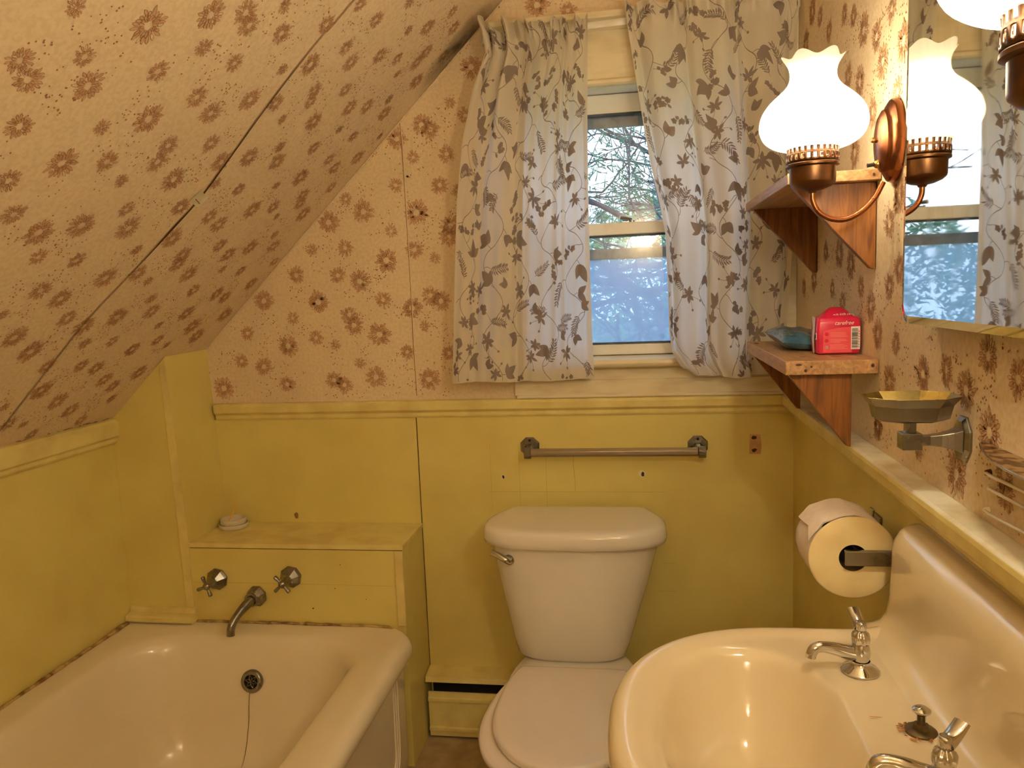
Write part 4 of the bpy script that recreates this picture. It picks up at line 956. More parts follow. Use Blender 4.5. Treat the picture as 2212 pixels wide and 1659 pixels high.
for k in range(60):
    x = hx0 + .03 + k * .0075
    f = f0 if k == 0 else f0.copy()
    if k: col.objects.link(f)
    f.parent = ht; f.matrix_parent_inverse = ht.matrix_world.inverted(); f.location = (x, 0, 0)
mb = MB(); mb.tube([(hx0 + .01, -.044, .05), (hx1, -.044, .05)], .010, 10); mb.build('pipe', COPPER, ht, smooth=60)

# ------------------------------------------------------------------ towel bar
tb = thing('towel_bar', 'tarnished chrome towel bar with octagonal wall plates above the toilet', 'towel bar', (-.505, -.006, .89))
for x in (-.745, -.266):
    T = axis_T((x, -.0065, .893), (0, -1, 0))
    mb = MB(); mb.lathe([(.030, 0), (.030, .003), (.026, .006), (.0, .006)], 8, T, phase=PI / 8); pl = mb.build('wall_plate', CHROME_OLD, tb, bevel=.0008)
    mb = MB(); mb.lathe([(.0165, .005), (.013, .016), (.011, .034), (.0, .034)], 8, T @ Matrix.Translation((0, -.006, 0)), phase=PI / 8); mb.build('post', CHROME_OLD, tb, bevel=.0006)
    mb = MB(); mb.lathe([(.004, .006), (.0035, .0085), (0, .009)], 10, T @ Matrix.Translation((0, .019, 0))); mb.build('screw', DARKV, pl)
    s = 1 if x < -.5 else -1
    mb = MB(); T2 = axis_T((x - .0105 if s > 0 else x - .0025, -.052, .883), (1, 0, 0)); mb.lathe([(0, 0), (.0165, 0), (.0165, .020), (0, .020)] if s > 0 else [(0, .001), (.0165, .001), (.0165, .021), (0, .021)], 8, T2, phase=PI / 8); mb.build('end_block', CHROME_OLD, tb, bevel=.001)
mb = MB(); mb.lathe([(0, 0), (.0125, 0), (.0125, .468), (0, .468)], 8, axis_T((-.737, -.052, .884), (1, 0, 0)), phase=PI / 8)
mb.build('bar', pmat('brushed_bar', srgb(176, 166, 150), .32, 1.0, base2=srgb(150, 138, 122), nscale=8, stretch=(.3, 20, 20), rvar=.15), tb, bevel=.0008)

# ------------------------------------------------------------------ wall shelves
def shelf(label, zt, th, y0, y1, xf, zb, yn, yf, bt=.02, tipx=-.004, br_front=-.150):
    t = thing('wall_shelf', label, 'shelf', (-.001, (y0 + y1) / 2, zt - .15))
    mb = MB(); mb.box(xf, -.0015, y0, y1, zt - th, zt); b = mb.build('shelf_board', WOOD, t, bevel=.0015)
    for y in (yn, yf):
        mb = MB(); mb.prism([(br_front, y, zt - th - .0003), (tipx + .002, y, zt - th - .0003), (tipx + .002, y, zb), (tipx - .006, y, zb + .002)], (0, bt, 0)); mb.build('bracket', WOODB, t, bevel=.001)
    return t, b
s1, b1 = shelf('upper pine wall shelf, empty, behind the wall lamp', 1.537, .019, -.725, -.205, -.160, 1.362, -.700, -.245, .018, br_front=-.148)
s2, b2 = shelf('lower pine wall shelf holding the pink and blue packages', 1.200, .026, -.730, -.235, -.163, 1.034, -.706, -.262, .018, tipx=-.043, br_front=-.155)
for brk in s2.children:
    pass
def knots(board, zt, y0, lst, plane='z'):
    for (x, y, rx, ry) in lst:
        mb = MB(); n = 10; mb.add([((x + rx * math.cos(2 * PI * k / n), y + ry * math.sin(2 * PI * k / n), zt + .0004) if plane == 'z' else (x + rx * math.cos(2 * PI * k / n), y0 - .0004, y + ry * math.sin(2 * PI * k / n))) for k in range(n)], [tuple(range(n)) if plane == 'z' else tuple(range(n))])
        mb.build('knot', KNOT, board)
knots(b2, 1.2, 0, [(-.118, -.655, .006, .005), (-.058, -.660, .011, .003), (-.140, -.700, .010, .002), (-.02, -.640, .014, .006), (-.10, -.4, .01, .006), (-.15, -.30, .006, .02)])
knots(b2, 0, -.7305, [(-.128, 1.182, .003, .003), (-.118, 1.189, .002, .002), (-.012, 1.189, .003, .0035), (-.14, 1.193, .006, .002)], 'y')
knots(b1, 0, -.7255, [(-.014, 1.527, .0025, .003)], 'y')

# ------------------------------------------------------------------ packages on the lower shelf
pk = thing('sanitary_pad_pack', 'pink plastic-wrapped pack of liners on the lower shelf', 'package', (-.045, -.59, 1.2))
PINK = pmat('pink_film', srgb(214, 34, 74), .28, base2=srgb(196, 24, 62), nscale=30, bump=.3, bscale=45, coat=.3)
CORAL = pmat('coral_print', srgb(232, 84, 92), .35, base2=srgb(226, 74, 84), nscale=30)
WHITEP = pmat('white_print', srgb(240, 226, 214), .5, base2=srgb(232, 216, 204), nscale=60)
BLK = pmat('black_print', srgb(28, 24, 26), .5, base2=srgb(40, 34, 36), nscale=60)
px0, px1, py0, py1, pz = -.0845, -.0045, -.628, -.560, 1.2004
mb = MB(); lo = []; n = 20
def pk_loop(z, g):
    pts = []
    for (cx, cy, a0) in ((px1 - .008 - g, py1 - .008 - g, 0), (px0 + .008 + g, py1 - .008 - g, PI / 2), (px0 + .006 + g, py0 + .006 + g, PI), (px1 - .006 - g, py0 + .006 + g, 1.5 * PI)):
        for i in range(5):
            a = a0 + PI / 2 * i / 4; pts.append((cx + .006 * math.cos(a), cy + .006 * math.sin(a), z))
    return pts
for z, g in ((pz, .006), (pz + .003, .001), (pz + .010, 0), (pz + .035, -.0012), (pz + .060, .0), (pz + .068, .001), (pz + .072, .005), (pz + .076, .012), (pz + .084, .022), (pz + .087, .028)):
    l = pk_loop(z, g)
    if z > pz + .074: l = [(x, y, zz + .004 * math.sin((x - px0) / .08 * PI) - .004 * (1 - math.sin((x - px0) / .08 * PI))) for x, y, zz in l]
    lo.append(l)
mb.loft(lo, 0, True, True); fixn(mb.build('wrapper', PINK, pk, smooth=50))
yf_ = py0 - .0008
def patch(mb, x0, x1, z0, z1, h=0, mi=0): mb.add([(x0, yf_ - h, z0), (x1, yf_ - h, z0), (x1, yf_ - h, z1), (x0, yf_ - h, z1)], [(0, 1, 2, 3)], mi)
mb = MB(); arc = [(px0 + .010 + i * .0055, pz + .046 + .007 * math.sin(min(1, i / 8) * PI / 2)) for i in range(10)]
mb.add([(px0 + .010, yf_ - .0006, pz + .004), (px0 + .0595, yf_ - .0006, pz + .004)] + [(x, yf_ - .0006, z) for x, z in arc[::-1]], [tuple(range(12))])
patch(mb, px0 + .0595, px0 + .063, pz + .004, pz + .0525, .0006); mb.build('printed_panel', CORAL, pk)
mb = MB(); patch(mb, px0 + .061, px0 + .0775, pz + .010, pz + .054, .0012); lb = mb.build('barcode_label', WHITEP, pk)
mb = MB(); z = pz + .0125; rn = random.Random(3)
while z < pz + .050:
    h = rn.choice((.0005, .0008, .0013)); patch(mb, px0 + .0625, px0 + .0735, z, z + h, .0016); z += h + rn.choice((.0005, .0007, .0011))
for zz in (.013, .018, .023, .028, .033, .038, .043): patch(mb, px0 + .0748, px0 + .0758, pz + zz, pz + zz + .003, .0016)
mb.build('barcode', BLK, lb)
mb = MB(); rn = random.Random(5)
for k in range(13):
    z = pz + .0425 - k * .0026
    if k in (4, 8): continue
    patch(mb, px0 + .023, px0 + .023 + rn.uniform(.018, .033), z, z + .0006, .0011)
mb.build('small_print', pmat('pale_pink_print', srgb(250, 160, 156), .5, base2=srgb(244, 150, 150), nscale=60), pk)
for k, z in enumerate((.0405, .0275, .0145)):
    mb = MB(); mb.lathe([(0, .0016), (.003, .0014), (.0034, .0010)], 16, axis_T((px0 + .0165, yf_, pz + z), (0, -1, 0))); mb.build('round_icon', PINK if k < 2 else pmat('grey_dot', srgb(206, 150, 140), .5, base2=srgb(190, 140, 130), nscale=50), pk)
# left end: white torn seam, small square mark
mb = MB(); xs = px0 - .0016
mb.add([(xs, py0 + .030, pz + .002), (xs, py0 + .019, pz + .002), (xs - .001, py0 + .020, pz + .03), (xs, py0 + .017, pz + .050), (xs, py0 + .014, pz + .072), (xs, py0 + .040, pz + .075), (xs, py0 + .034, pz + .050), (xs - .001, py0 + .036, pz + .030)], [tuple(range(8))])
mb.build('end_seam', WHITEP, pk)
mb = MB(); mb.box(xs - .0002, xs + .0008, py0 + .004, py0 + .014, pz + .030, pz + .042); sq = mb.build('end_label', WHITEP, pk)
mb = MB(); mb.box(xs - .0006, xs - .0002, py0 + .0055, py0 + .0125, pz + .032, pz + .040); mb.build('end_mark', BLK, sq)
def text_mesh(name, s, size, T, mat, parent, shear=.35, bend=None):
    cu = bpy.data.curves.new('txt', 'FONT'); cu.body = s; cu.size = size; cu.shear = shear; cu.align_x = 'CENTER'; cu.space_character = 1.0; cu.offset = 0.0
    to = bpy.data.objects.new('txt', cu); col.objects.link(to)
    dg = bpy.context.evaluated_depsgraph_get(); me = bpy.data.meshes.new_from_object(to.evaluated_get(dg)); bpy.data.objects.remove(to)
    me.name = name; me.materials.clear(); me.materials.append(mat)
    for v in me.vertices:
        p = v.co.copy()
        if bend: p = bend(p)
        v.co = T @ p
    o = bpy.data.objects.new(name, me); col.objects.link(o); o.parent = parent; o.matrix_parent_inverse = parent.matrix_world.inverted(); return o
Tt = Matrix.Translation((px0 + .048, yf_ - .0010, pz + .058)) @ Matrix.Rotation(PI / 2, 4, 'X')
text_mesh('brand_lettering', 'carefree', .0105, Tt, WHITEP, pk)
Tt = Matrix.Translation((px0 + .050, py0 + .0135, pz + .0795)) @ Matrix.Rotation(math.radians(48), 4, 'X')
text_mesh('brand_lettering', 'carefree', .0120, Tt @ Matrix.Rotation(PI, 4, 'Z'), WHITEP, pk, .2, lambda p: Vector((p.x, p.y + 9 * p.x * p.x, p.z)))
BLUE = pmat('blue_foil_film', srgb(92, 134, 158), .22, .25, base2=srgb(62, 104, 132), nscale=22, lo=.4, hi=.6, bump=.6, bscale=26, bdist=.004, coat=.4)
mb = MB(); nu, nv = 22, 26; top = []; bot = []
for j in range(nv + 1):
    for i in range(nu + 1):
        s, t = -1 + 2 * i / nu, -1 + 2 * j / nv
        f = max(0, (1 - s ** 4)) * max(0, (1 - t ** 4)); f = f ** .55
        pin = 1 - .10 * (1 - s * s) * abs(t) - .0; x = -.078 + .058 * s * (1 - .08 * (1 - t * t)); y = -.435 + .115 * t * (1 - .06 * (1 - s * s))
        w = .0035 * math.sin(9 * s + 4 * t) * math.sin(7 * t) * f
        zc = 1.2185 + .004 * (t) - .006 * s
        top.append((x, y, zc + .021 * f + w)); bot.append((x, y, max(1.2008, zc - .019 * f)))
F = [(j * (nu + 1) + i, j * (nu + 1) + i + 1, (j + 1) * (nu + 1) + i + 1, (j + 1) * (nu + 1) + i) for j in range(nv) for i in range(nu)]
mb.add(top, F); mb.add(bot, [f[::-1] for f in F])
bp = mb.build('foil_pouch', BLUE, smooth=60); tag(bp, 'blue shiny plastic pouch lying on the lower shelf behind the pink pack', 'pouch')
mb = MB(); 
for (x, y, r) in ((-.095, -.50, .013), (-.05, -.47, .011), (-.10, -.41, .010), (-.06, -.38, .012)):
    pass

# ------------------------------------------------------------------ wall lamps (copper sconces with opal hurricane shades)
def sconce(yc, dz, label, watts):
    t = thing('wall_lamp', label, 'lamp', (0, yc, 1.571 + dz), 'copper wall lamps with white glass shades')
    X = -.1335; Z = dz
    # shade
    prof = [(.0415, 1.5665), (.052, 1.5675), (.066, 1.573), (.0785, 1.583), (.0855, 1.598), (.0860, 1.612), (.0815, 1.627), (.0715, 1.6415), (.057, 1.655), (.0455, 1.665), (.0385, 1.676), (.0365, 1.687), (.0385, 1.698), (.0425, 1.7065), (.0475, 1.714)]
    seg = 72; mb = MB(); loops = []
    pts = [(p.x, p.y) for p in smooth_path([(a, b, 0) for a, b in prof], 3)]
    for r, z in pts:
        k = sst(1.697, 1.714, z); l = []
        for i in range(seg):
            a = 2 * PI * i / seg; wv = math.cos(6 * a + .4)
            l.append((X + (r + k * .0035 * wv) * math.cos(a), yc + (r + k * .0035 * wv) * math.sin(a), z + k * .0045 * wv + Z))
        loops.append(l)
    mb.loft(loops); sh = mb.build('lamp_shade', OPAL, t, smooth=80)
    # pierced gallery
    Tm = Matrix.Translation((X, yc, Z)); mb = MB(); n = 26; rows = [(.0425, 1.573), (.0405, 1.566), (.0400, 1.560), (.0405, 1.5565), (.0412, 1.5555), (.0412, 1.5475), (.0408, 1.5430)]
    sub = 4; N = n * sub
    vs = [(X + r * math.cos(2 * PI * i / N), yc + r * math.sin(2 * PI * i / N), z + Z) for r, z in rows for i in range(N)]
    fs = []
    for j in range(len(rows) - 1):
        for i in range(N):
            ph = i % sub
            if j in (0, 1) and ph in (0, 3) : continue
            if j == 4 and ph in (0, 3): continue
            fs.append((j * N + i, j * N + (i + 1) % N, (j + 1) * N + (i + 1) % N, (j + 1) * N + i))
    mb.add(vs, fs); g = mb.build('gallery', BRONZE, t, smooth=50)
    sol = g.modifiers.new('solid', 'SOLIDIFY'); sol.thickness = .0012
    mb = MB(); mb.lathe([(.0408, 1.5432), (.0425, 1.541), (.0425, 1.5375), (.0375, 1.535), (.0370, 1.512), (.0360, 1.509), (.0300, 1.5035), (.018, 1.4985), (.008, 1.4965), (.006, 1.493), (0, 1.493)], 48, Tm); mb.build('lamp_cup', BRONZE, t, smooth=35)
    # bulb
    mb = MB(); mb.lathe([(0, 1.640), (.012, 1.637), (.021, 1.628), (.0235, 1.617), (.021, 1.605), (.014, 1.590), (.0125, 1.575), (.0125, 1.545)], 20, Tm)
    bm_ = bpy.data.materials.get('lit_bulb')
    if not bm_:
        bm_ = bpy.data.materials.new('lit_bulb'); bm_.use_nodes = True; pr = bm_.node_tree.nodes['Principled BSDF']; pr.inputs['Emission Color'].default_value = (1, .8, .5, 1); pr.inputs['Emission Strength'].default_value = 6; pr.inputs['Base Color'].default_value = (.9, .85, .75, 1)
        tn = bm_.node_tree.nodes.new('ShaderNodeTexNoise')
    mb.build('bulb', bm_, t, smooth=60)
    # arm
    mb = MB(); pts = smooth_path([(X, yc, 1.496 + Z), (X + .001, yc, 1.480 + Z), (X + .010, yc, 1.462 + Z), (X + .030, yc, 1.449 + Z), (X + .055, yc, 1.447 + Z), (X + .080, yc, 1.459 + Z), (X + .100, yc, 1.480 + Z), (X + .113, yc, 1.505 + Z)], 6)
    mb.tube(pts, .0046, 12); mb.build('arm', COPPER, t, smooth=60)
    # oval back plate
    Tb = axis_T((-.0005, yc, 1.571 + Z), (-1, 0, 0)) @ Matrix.Diagonal((.68, 1, 1, 1))
    mb = MB(); mb.lathe([(.0665, 0), (.068, .006), (.066, .012), (.058, .017), (.0545, .0175), (.052, .0195), (.050, .024), (.040, .029), (.024, .032), (0, .033)], 48, Tb); bpz = mb.build('back_plate', COPPER, t, smooth=35)
    mb = MB(); mb.lathe([(.0045, 0), (.005, .003), (.0035, .007), (0, .008)], 14, axis_T((-.033, yc + .002, 1.574 + Z), (-1, 0, 0))); mb.build('screw_cap', BRASS, t, smooth=50)
    mb = MB(); mb.lathe([(.007, 0), (.007, .005), (.005, .008), (.004, .008)], 14, axis_T((-.0275, yc, 1.535 + Z), (-1, 0, -.1)), 0); mb.lathe([(.0032, .006), (.0032, .017), (.0038, .019), (0, .020)], 12, axis_T((-.0275, yc, 1.535 + Z), (-1, 0, -.1)), 1)
    mb.build('switch', [BRASS, BLACK], t, smooth=50)
    ld = bpy.data.lights.new('lamp_light', 'POINT'); ld.energy = watts; ld.color = LAMP_COLOR; ld.shadow_soft_size = .03
    lob = bpy.data.objects.new('lamp_light', ld); col.objects.link(lob); lob.location = (X, yc, 1.617 + Z)
    lob.parent = t; lob.matrix_parent_inverse = t.matrix_world.inverted()
    return t
sconce(-.80, 0, 'copper wall lamp with glowing white ruffled shade between window and mirror', LAMP_WATTS[0])
sconce(-1.585, -.036, 'second copper wall lamp cropped by the top right corner, beyond the mirror', LAMP_WATTS[1])

# ------------------------------------------------------------------ mirror cabinet
mc = thing('mirror_cabinet', 'mirrored medicine cabinet with round-cornered glass between the two copper lamps', 'mirror', (-.02, -1.19, 1.6))
my0, my1, mz0, mz1, mxf = -1.415, -.968, 1.279, 1.98, -.0385
mb = MB(); mb.box(-.027, -.0005, my0 + .012, my1 - .012, mz0 + .012, mz1 - .012); mb.build('cabinet_box', pmat('cabinet_enamel', srgb(200, 196, 186), .4, base2=srgb(184, 178, 166), nscale=12), mc, bevel=.002)
def rr_yz(x, g, r=.028, n=8):
    out = []; y0, y1, z0, z1 = my0 + g, my1 - g, mz0 + g, mz1 - g; r = max(.004, r - g)
    for (cy, cz, a0) in ((y1 - r, z1 - r, 0), (y0 + r, z1 - r, PI / 2), (y0 + r, z0 + r, PI), (y1 - r, z0 + r, 1.5 * PI)):
        for i in range(n + 1):
            a = a0 + PI / 2 * i / n; out.append((x, cy + r * math.cos(a), cz + r * math.sin(a)))
    return [(px - .019 * (py - (my0 + my1) / 2), py, pz_) for px, py, pz_ in out]
mb = MB(); mb.loft([rr_yz(-.0335, 0), rr_yz(-.0368, 0)], 1, True); mb.loft([rr_yz(-.0368, 0), rr_yz(mxf, .011), ], 0, False, False); mb.add(rr_yz(mxf, .011), [tuple(range(36))], 0)
mg = fixn(mb.build('mirror_glass', [MIRROR, pmat('glass_edge', srgb(60, 58, 48), .2, base2=srgb(40, 40, 34), nscale=20)], mc))

# ------------------------------------------------------------------ soap dish on its arm
sd = thing('soap_dish', 'tarnished octagonal soap dish on a square wall arm below the shelf', 'soap dish', (-.03, -1.09, 1.12))
def octo(cx, cy, rx, ry, z, c=.42):
    pts = [(1, -c), (1, c), (c * 1.15, 1), (-c * 1.15, 1), (-1, c), (-1, -c), (-c * 1.15, -1), (c * 1.15, -1)]
    return [(cx + rx * a, cy + ry * b, z) for a, b in pts]
dcx, dcy = -.0700, -1.100
mb = MB(); mb.loft([octo(dcx, dcy, .038, .026, 1.1545), octo(dcx, dcy, .0455, .033, 1.158), octo(dcx, dcy, .0495, .037, 1.176), octo(dcx, dcy, .0590, .045, 1.188)], 0, True)
mb.build('dish', CHROME_OLD, sd, bevel=.0005)
mb = MB(); mb.loft([octo(dcx, dcy, .0590, .045, 1.188), octo(dcx, dcy, .0575, .0435, 1.1885), octo(dcx, dcy, .0480, .0355, 1.177), octo(dcx, dcy, .044, .0315, 1.161), octo(dcx, dcy, .030, .020, 1.159)], 0, False, True)
mb.build('dish_lining', BRASSY, sd, bevel=.0004)
mb = MB(); mb.box(dcx - .0065, dcx + .0065, dcy - .0065, dcy + .0065, 1.136, 1.1548); mb.box(dcx - .0125, dcx + .0125, dcy - .0125, dcy + .0125, 1.1145, 1.1375)
mb.build('arm_block', CHROME_OLD, sd, bevel=.0012)
mb = MB(); lo = []
for x, w in ((dcx + .0125, .0065), (-.046, .0068), (-.032, .0085), (-.018, .0115), (-.008, .0155)):
    lo.append([(x, dcy - w, 1.1265 - w), (x, dcy + w, 1.1265 - w), (x, dcy + w, 1.1265 + w), (x, dcy - w, 1.1265 + w)])
mb.loft(lo, 0, True, True); fixn(mb.build('arm', CHROME_OLD, sd, bevel=.001))
mb = MB(); mb.lathe([(.0335, 0), (.0335, .003), (.027, .008), (0, .008)], 8, axis_T((-.0005, dcy, 1.1275), (-1, 0, 0)) @ Matrix.Diagonal((.75, 1, 1, 1)), phase=PI / 8); mb.build('wall_plate', CHROME_OLD, sd, bevel=.0008)

# --- rusty chrome tumbler rack at the right edge
tr = thing('tumbler_rack', 'rusty chrome tumbler and toothbrush rack at the right edge beside the soap dish', 'rack', (-.02, -1.32, 1.15))
mb = MB(); lo = []
pts = [(-.004, -1.158), (-.018, -1.19), (-.034, -1.245), (-.044, -1.31), (-.044, -1.42), (-.03, -1.48), (-.004, -1.50)]
mb.prism([(x, y, 1.1365) for x, y in pts], (0, 0, .0022)); mb.build('rack_plate', pmat('rusted_chrome', srgb(190, 160, 110), .3, .8, base2=srgb(96, 58, 32), nscale=50, ndetail=8, lo=.45, hi=.55), tr, bevel=.0006)
mb = MB(); mb.tube(smooth_path([(x, y, 1.1375) for x, y in pts], 4), .0016, 6); mb.build('plate_rim', CHROME, tr, smooth=60)
mb = MB(); mb.box(-.014, -.0005, -1.40, -1.288, 1.095, 1.186); br = mb.build('wall_bracket', CHROME_OLD, tr, bevel=.005, bseg=3)
mb = MB(); mb.box(-.019, -.0135, -1.39, -1.300, 1.150, 1.162); mb.box(-.0165, -.0135, -1.35, -1.335, 1.165, 1.175); mb.build('bracket_lip', RUST, br, bevel=.002)
# --- three clear rods under the rack
wr_ = thing('rod_towel_holder', 'three pale plastic rods fixed to the wallpaper above the sink splashback', 'rods', (-.01, -1.3, 1.07))
RODM = pmat('clear_plastic_rod', srgb(240, 226, 196), .15, base2=srgb(230, 214, 180), nscale=20, coat=.5)
for (ya, za, zb_) in ((-1.178, 1.100, 1.104), (-1.187, 1.083, 1.086), (-1.177, 1.0515, 1.058)):
    mb = MB(); mb.tube([(-.006, ya, za), (-.008, ya - .02, za + .0006), (-.008, -1.55, zb_ + (zb_ - za) * 2.0)], .0022, 8); rd = mb.build('rod', RODM, wr_, smooth=60)
    mb = MB(); mb.lathe([(0, .007), (.0035, .006), (.005, 0)], 12, axis_T((-.0005, ya, za), (-1, 0, 0))); mb.build('rod_end', RUST if za > 1.09 else RODM, rd, smooth=50)

# ------------------------------------------------------------------ toilet paper holder and roll
hd = thing('paper_holder', 'chrome toilet paper holder on the yellow wall between toilet and sink', 'paper holder', (-.01, -.85, .9))
for y, w in ((-.915, .0125), (-.765, .0125)):
    mb = MB(); mb.box(-.104 if y < -.9 else -.100, -.0065, y - .005, y + .005, .893 - w, .893 + w); mb.build('arm', CHROME_OLD, hd, bevel=.0015)
    mb = MB(); mb.box(-.011, -.0062, y - .018, y + .018, .893 - .028, .893 + .028); mb.build('wall_plate', CHROME_OLD, hd, bevel=.004)
mb = MB(); mb.tube([(-.088, -.910, .893), (-.088, -.77, .893)], .0085, 14); mb.build('roller', BLACK, hd, smooth=60)
mb = MB(); mb.box(-.012, -.0063, -.742, -.722, .905, .924); mb.build('chrome_clip', CHROME, hd, bevel=.002)
ro = thing('toilet_paper_roll', 'thick white toilet paper roll on the chrome holder beside the sink', 'toilet roll', (-.088, -.84, .893))
cx, cz, rr0, rh = -.0880, .8895, .0700, .0225
mb = MB(); seg = 72; rn = random.Random(6); loops = []
def rad(a, y):
    d = a % (2 * PI); lift = .0035 * math.exp(-((d - 2.25) / .12) ** 2) + .0016 * math.exp(-((d - 1.55) / .10) ** 2)
    return rr0 + lift * (1 if True else 0) + .0004 * math.sin(9 * a + 40 * y)
for y, g in ((-.9050, -.0012), (-.9058, -.0005), (-.9035, 0), (-.88, 0), (-.85, 0), (-.82, 0), (-.80, 0), (-.797, -.001)):
    loops.append([(cx + (rad(2 * PI * i / seg, y) + g) * math.cos(2 * PI * i / seg), y, cz + (rad(2 * PI * i / seg, y) + g) * math.sin(2 * PI * i / seg)) for i in range(seg)])
mb.loft(loops[2:], 0); ob = mb.build('paper_side', PAPERW, ro, smooth=60)
for y, s in ((-.9055, 1), (-.797, -1)):
    mb = MB(); mb.loft([[(cx + r * math.cos(2 * PI * i / seg), y + yy, cz + r * math.sin(2 * PI * i / seg)) for i in range(seg)] for r, yy in ((rh, 0), (.045, -.0006 * s), (rr0 - .003, -.0002 * s), (rr0 - .0005, .0012 * s), (rr0 + .0002, .0026 * s))], 0)
    pe = fixn(mb.build('paper_end', TISSUE_END, ro, smooth=60))
mb = MB(); mb.loft([[(cx + rh * math.cos(2 * PI * i / seg), y, cz + rh * math.sin(2 * PI * i / seg)) for i in range(seg)] for y in (-.9055, -.797)], 0); mb.build('core_tube', CARD, ro, smooth=60)
# loose end of the sheet, torn diagonally
mb = MB(); g = []
for j in range(9):
    t = j / 8; y = -.9035 + .105 * t
    a_end = 2.62 + .35 * abs(t - .35) ** .8 - .25 * t + .04 * math.sin(25 * t)
    for i in range(13):
        a = 1.5 + (a_end - 1.5) * i / 12; r = rr0 + .0018 + .0035 * max(0, (i - 8) / 4) + .0035 * math.exp(-((a - 2.25) / .12) ** 2)
        g.append((cx + r * math.cos(a), y, cz + r * math.sin(a)))
mb.add(g, [(j * 13 + i, j * 13 + i + 1, (j + 1) * 13 + i + 1, (j + 1) * 13 + i) for j in range(8) for i in range(12)])
mb.build('loose_sheet', PAPERW, ro, smooth=60)

# ------------------------------------------------------------------ sink
sk = thing('sink', 'cream wall-hung ceramic sink with a tall curved splashback and rust chips', 'sink', (-.2, -1.27, .8))
SC = -1.270; SB = .288
def sink_out(off, z, sq=2.35, n=40, xs=.0):
    """D-shaped outline from the wall round the front; off = inset"""
    out = []; b = SB - off; a = .280 - off; xm = -.200
    out.append((-.004, SC + b + .036, z)); out.append((-.048, SC + b + .035, z)); out.append((-.062, SC + b + .020, z)); out.append((-.085, SC + b + .006, z)); out.append((-.12, SC + b, z))
    for i in range(n + 1):
        th = PI / 2 + PI * i / n; c, s = math.cos(th), math.sin(th)
        out.append((xm + a * (-(abs(c) ** (2 / sq))), SC + b * (abs(s) ** (2 / sq)) * (1 if s > 0 else -1), z))
    out.append((-.12, SC - b, z)); out.append((-.055, SC - b, z)); out.append((-.004, SC - b, z))
    return out
NO = len(sink_out(0, 0))
def basin(off, z, dx=0):
    """matching loop count: an egg-shaped basin opening"""
    out = []; a1, a2, b = .135 - off, .122 - off, .214 - off; xc = -.288 + dx
    for i in range(NO):
        th = PI / 2 * .62 + (2 * PI - PI * .62) * 0 + 0
        f = i / (NO - 1); th = .42 + (2 * PI - .84) * f
        c, s = math.cos(th), math.sin(th)
        out.append((xc + (a2 if c > 0 else a1) * (abs(c) ** .92) * (1 if c > 0 else -1), SC + b * (abs(s) ** .95) * (1 if s > 0 else -1), z))
    return out
mb = MB()
lo = [sink_out(.060, .655), sink_out(.030, .70), sink_out(.010, .745), sink_out(.001, .768), sink_out(-.002, .783), sink_out(0, .795), sink_out(.007, .8045), sink_out(.018, .8085), sink_out(.028, .8070), sink_out(.036, .8040), sink_out(.043, .8010)]
lo += [basin(-.006, .7985), basin(.000, .7955), basin(.006, .790), basin(.011, .781), basin(.018, .764), basin(.028, .738), basin(.045, .703), basin(.072, .675), basin(.100, .662), basin(.118, .660)]
mb.loft(lo, 0, False, False, closed=True)
mb.add(lo[-1], [tuple(range(NO))])
skb = mb.build('basin', ENAMEL, sk, smooth=75); fixn(skb)
md = skb.modifiers.new('sub', 'SUBSURF'); md.levels = 1; md.render_levels = 2
# splashback: thick slab, rounded top and ends, hollow curve into the deck
prof = [(-.0006, .968), (-.012, .9695), (-.026, .966), (-.038, .957), (-.046, .943), (-.0495, .925), (-.0500, .90), (-.0510, .87), (-.0525, .845), (-.0565, .823), (-.066, .809), (-.080, .8025), (-.094, .8005), (-.098, .797), (-.0006, .797)]
mb = MB(); lo = []
y_end = -.944
for dy, k in ((0, .55), (.003, .72), (.010, .87), (.020, .95), (.034, .99), (.05, 1.0)):
    lo.append([(x * k if z > .80 else x * k, y_end - dy, .797 + (z - .797) * (1 - (1 - k) * .22)) for x, z in prof])
for y in (-1.10, -1.27, -1.44): lo.append([(x, y, z) for x, z in prof])
for dy, k in ((.05, 1.0), (.034, .99), (.020, .95), (.010, .87), (.003, .72), (0, .55)):
    lo.append([(x * k, -1.596 + dy, .797 + (z - .797) * (1 - (1 - k) * .22)) for x, z in prof])
mb.loft(lo, 0, True, True); fixn(mb.build('splashback', ENAMEL, sk, smooth=75))
# fillet foot at the end of the splashback
# lift knob
mb = MB(); T = Matrix.Translation((-.1035, -1.262, .7995)); mb.lathe([(.0185, -.002), (.0185, .002), (.016, .004), (.0095, .005), (.0085, .010), (.0, .010)], 28, T)
kn = mb.build('lift_knob_base', pmat('corroded_brass', srgb(110, 92, 60), .4, .8, base2=srgb(70, 56, 36), nscale=60), sk, smooth=40)
mb = MB(); mb.lathe([(.0052, .009), (.0052, .022), (.0075, .024), (.0105, .0265), (.0105, .029), (.007, .0315), (0, .0325)], 24, T); mb.build('lift_knob', CHROME, kn, smooth=50)
# rust and chips
rn = random.Random(12); mb = MB()
def chip(x, y, z, rx, ry, mi, n=11, T=None):
    pts = [(x + rx * math.cos(2 * PI * k / n) * rn.uniform(.6, 1.25), y + ry * math.sin(2 * PI * k / n) * rn.uniform(.6, 1.25), z) for k in range(n)]
    mb.add(pts, [tuple(range(n))], mi)
for k in range(26):
    a = rn.uniform(2.0, 5.2); r = rn.uniform(.017, .026); chip(-.1035 + r * math.cos(a), -1.262 + r * math.sin(a), .80105 + .00002 * k, rn.uniform(.001, .0035), rn.uniform(.001, .0025), 1 if rn.random() < .6 else 0, 7)
chip(-.148, -1.236, .8013, .008, .0012, 1, 8)
mb.build('rust_spot', [RUST, RUSTL], sk)
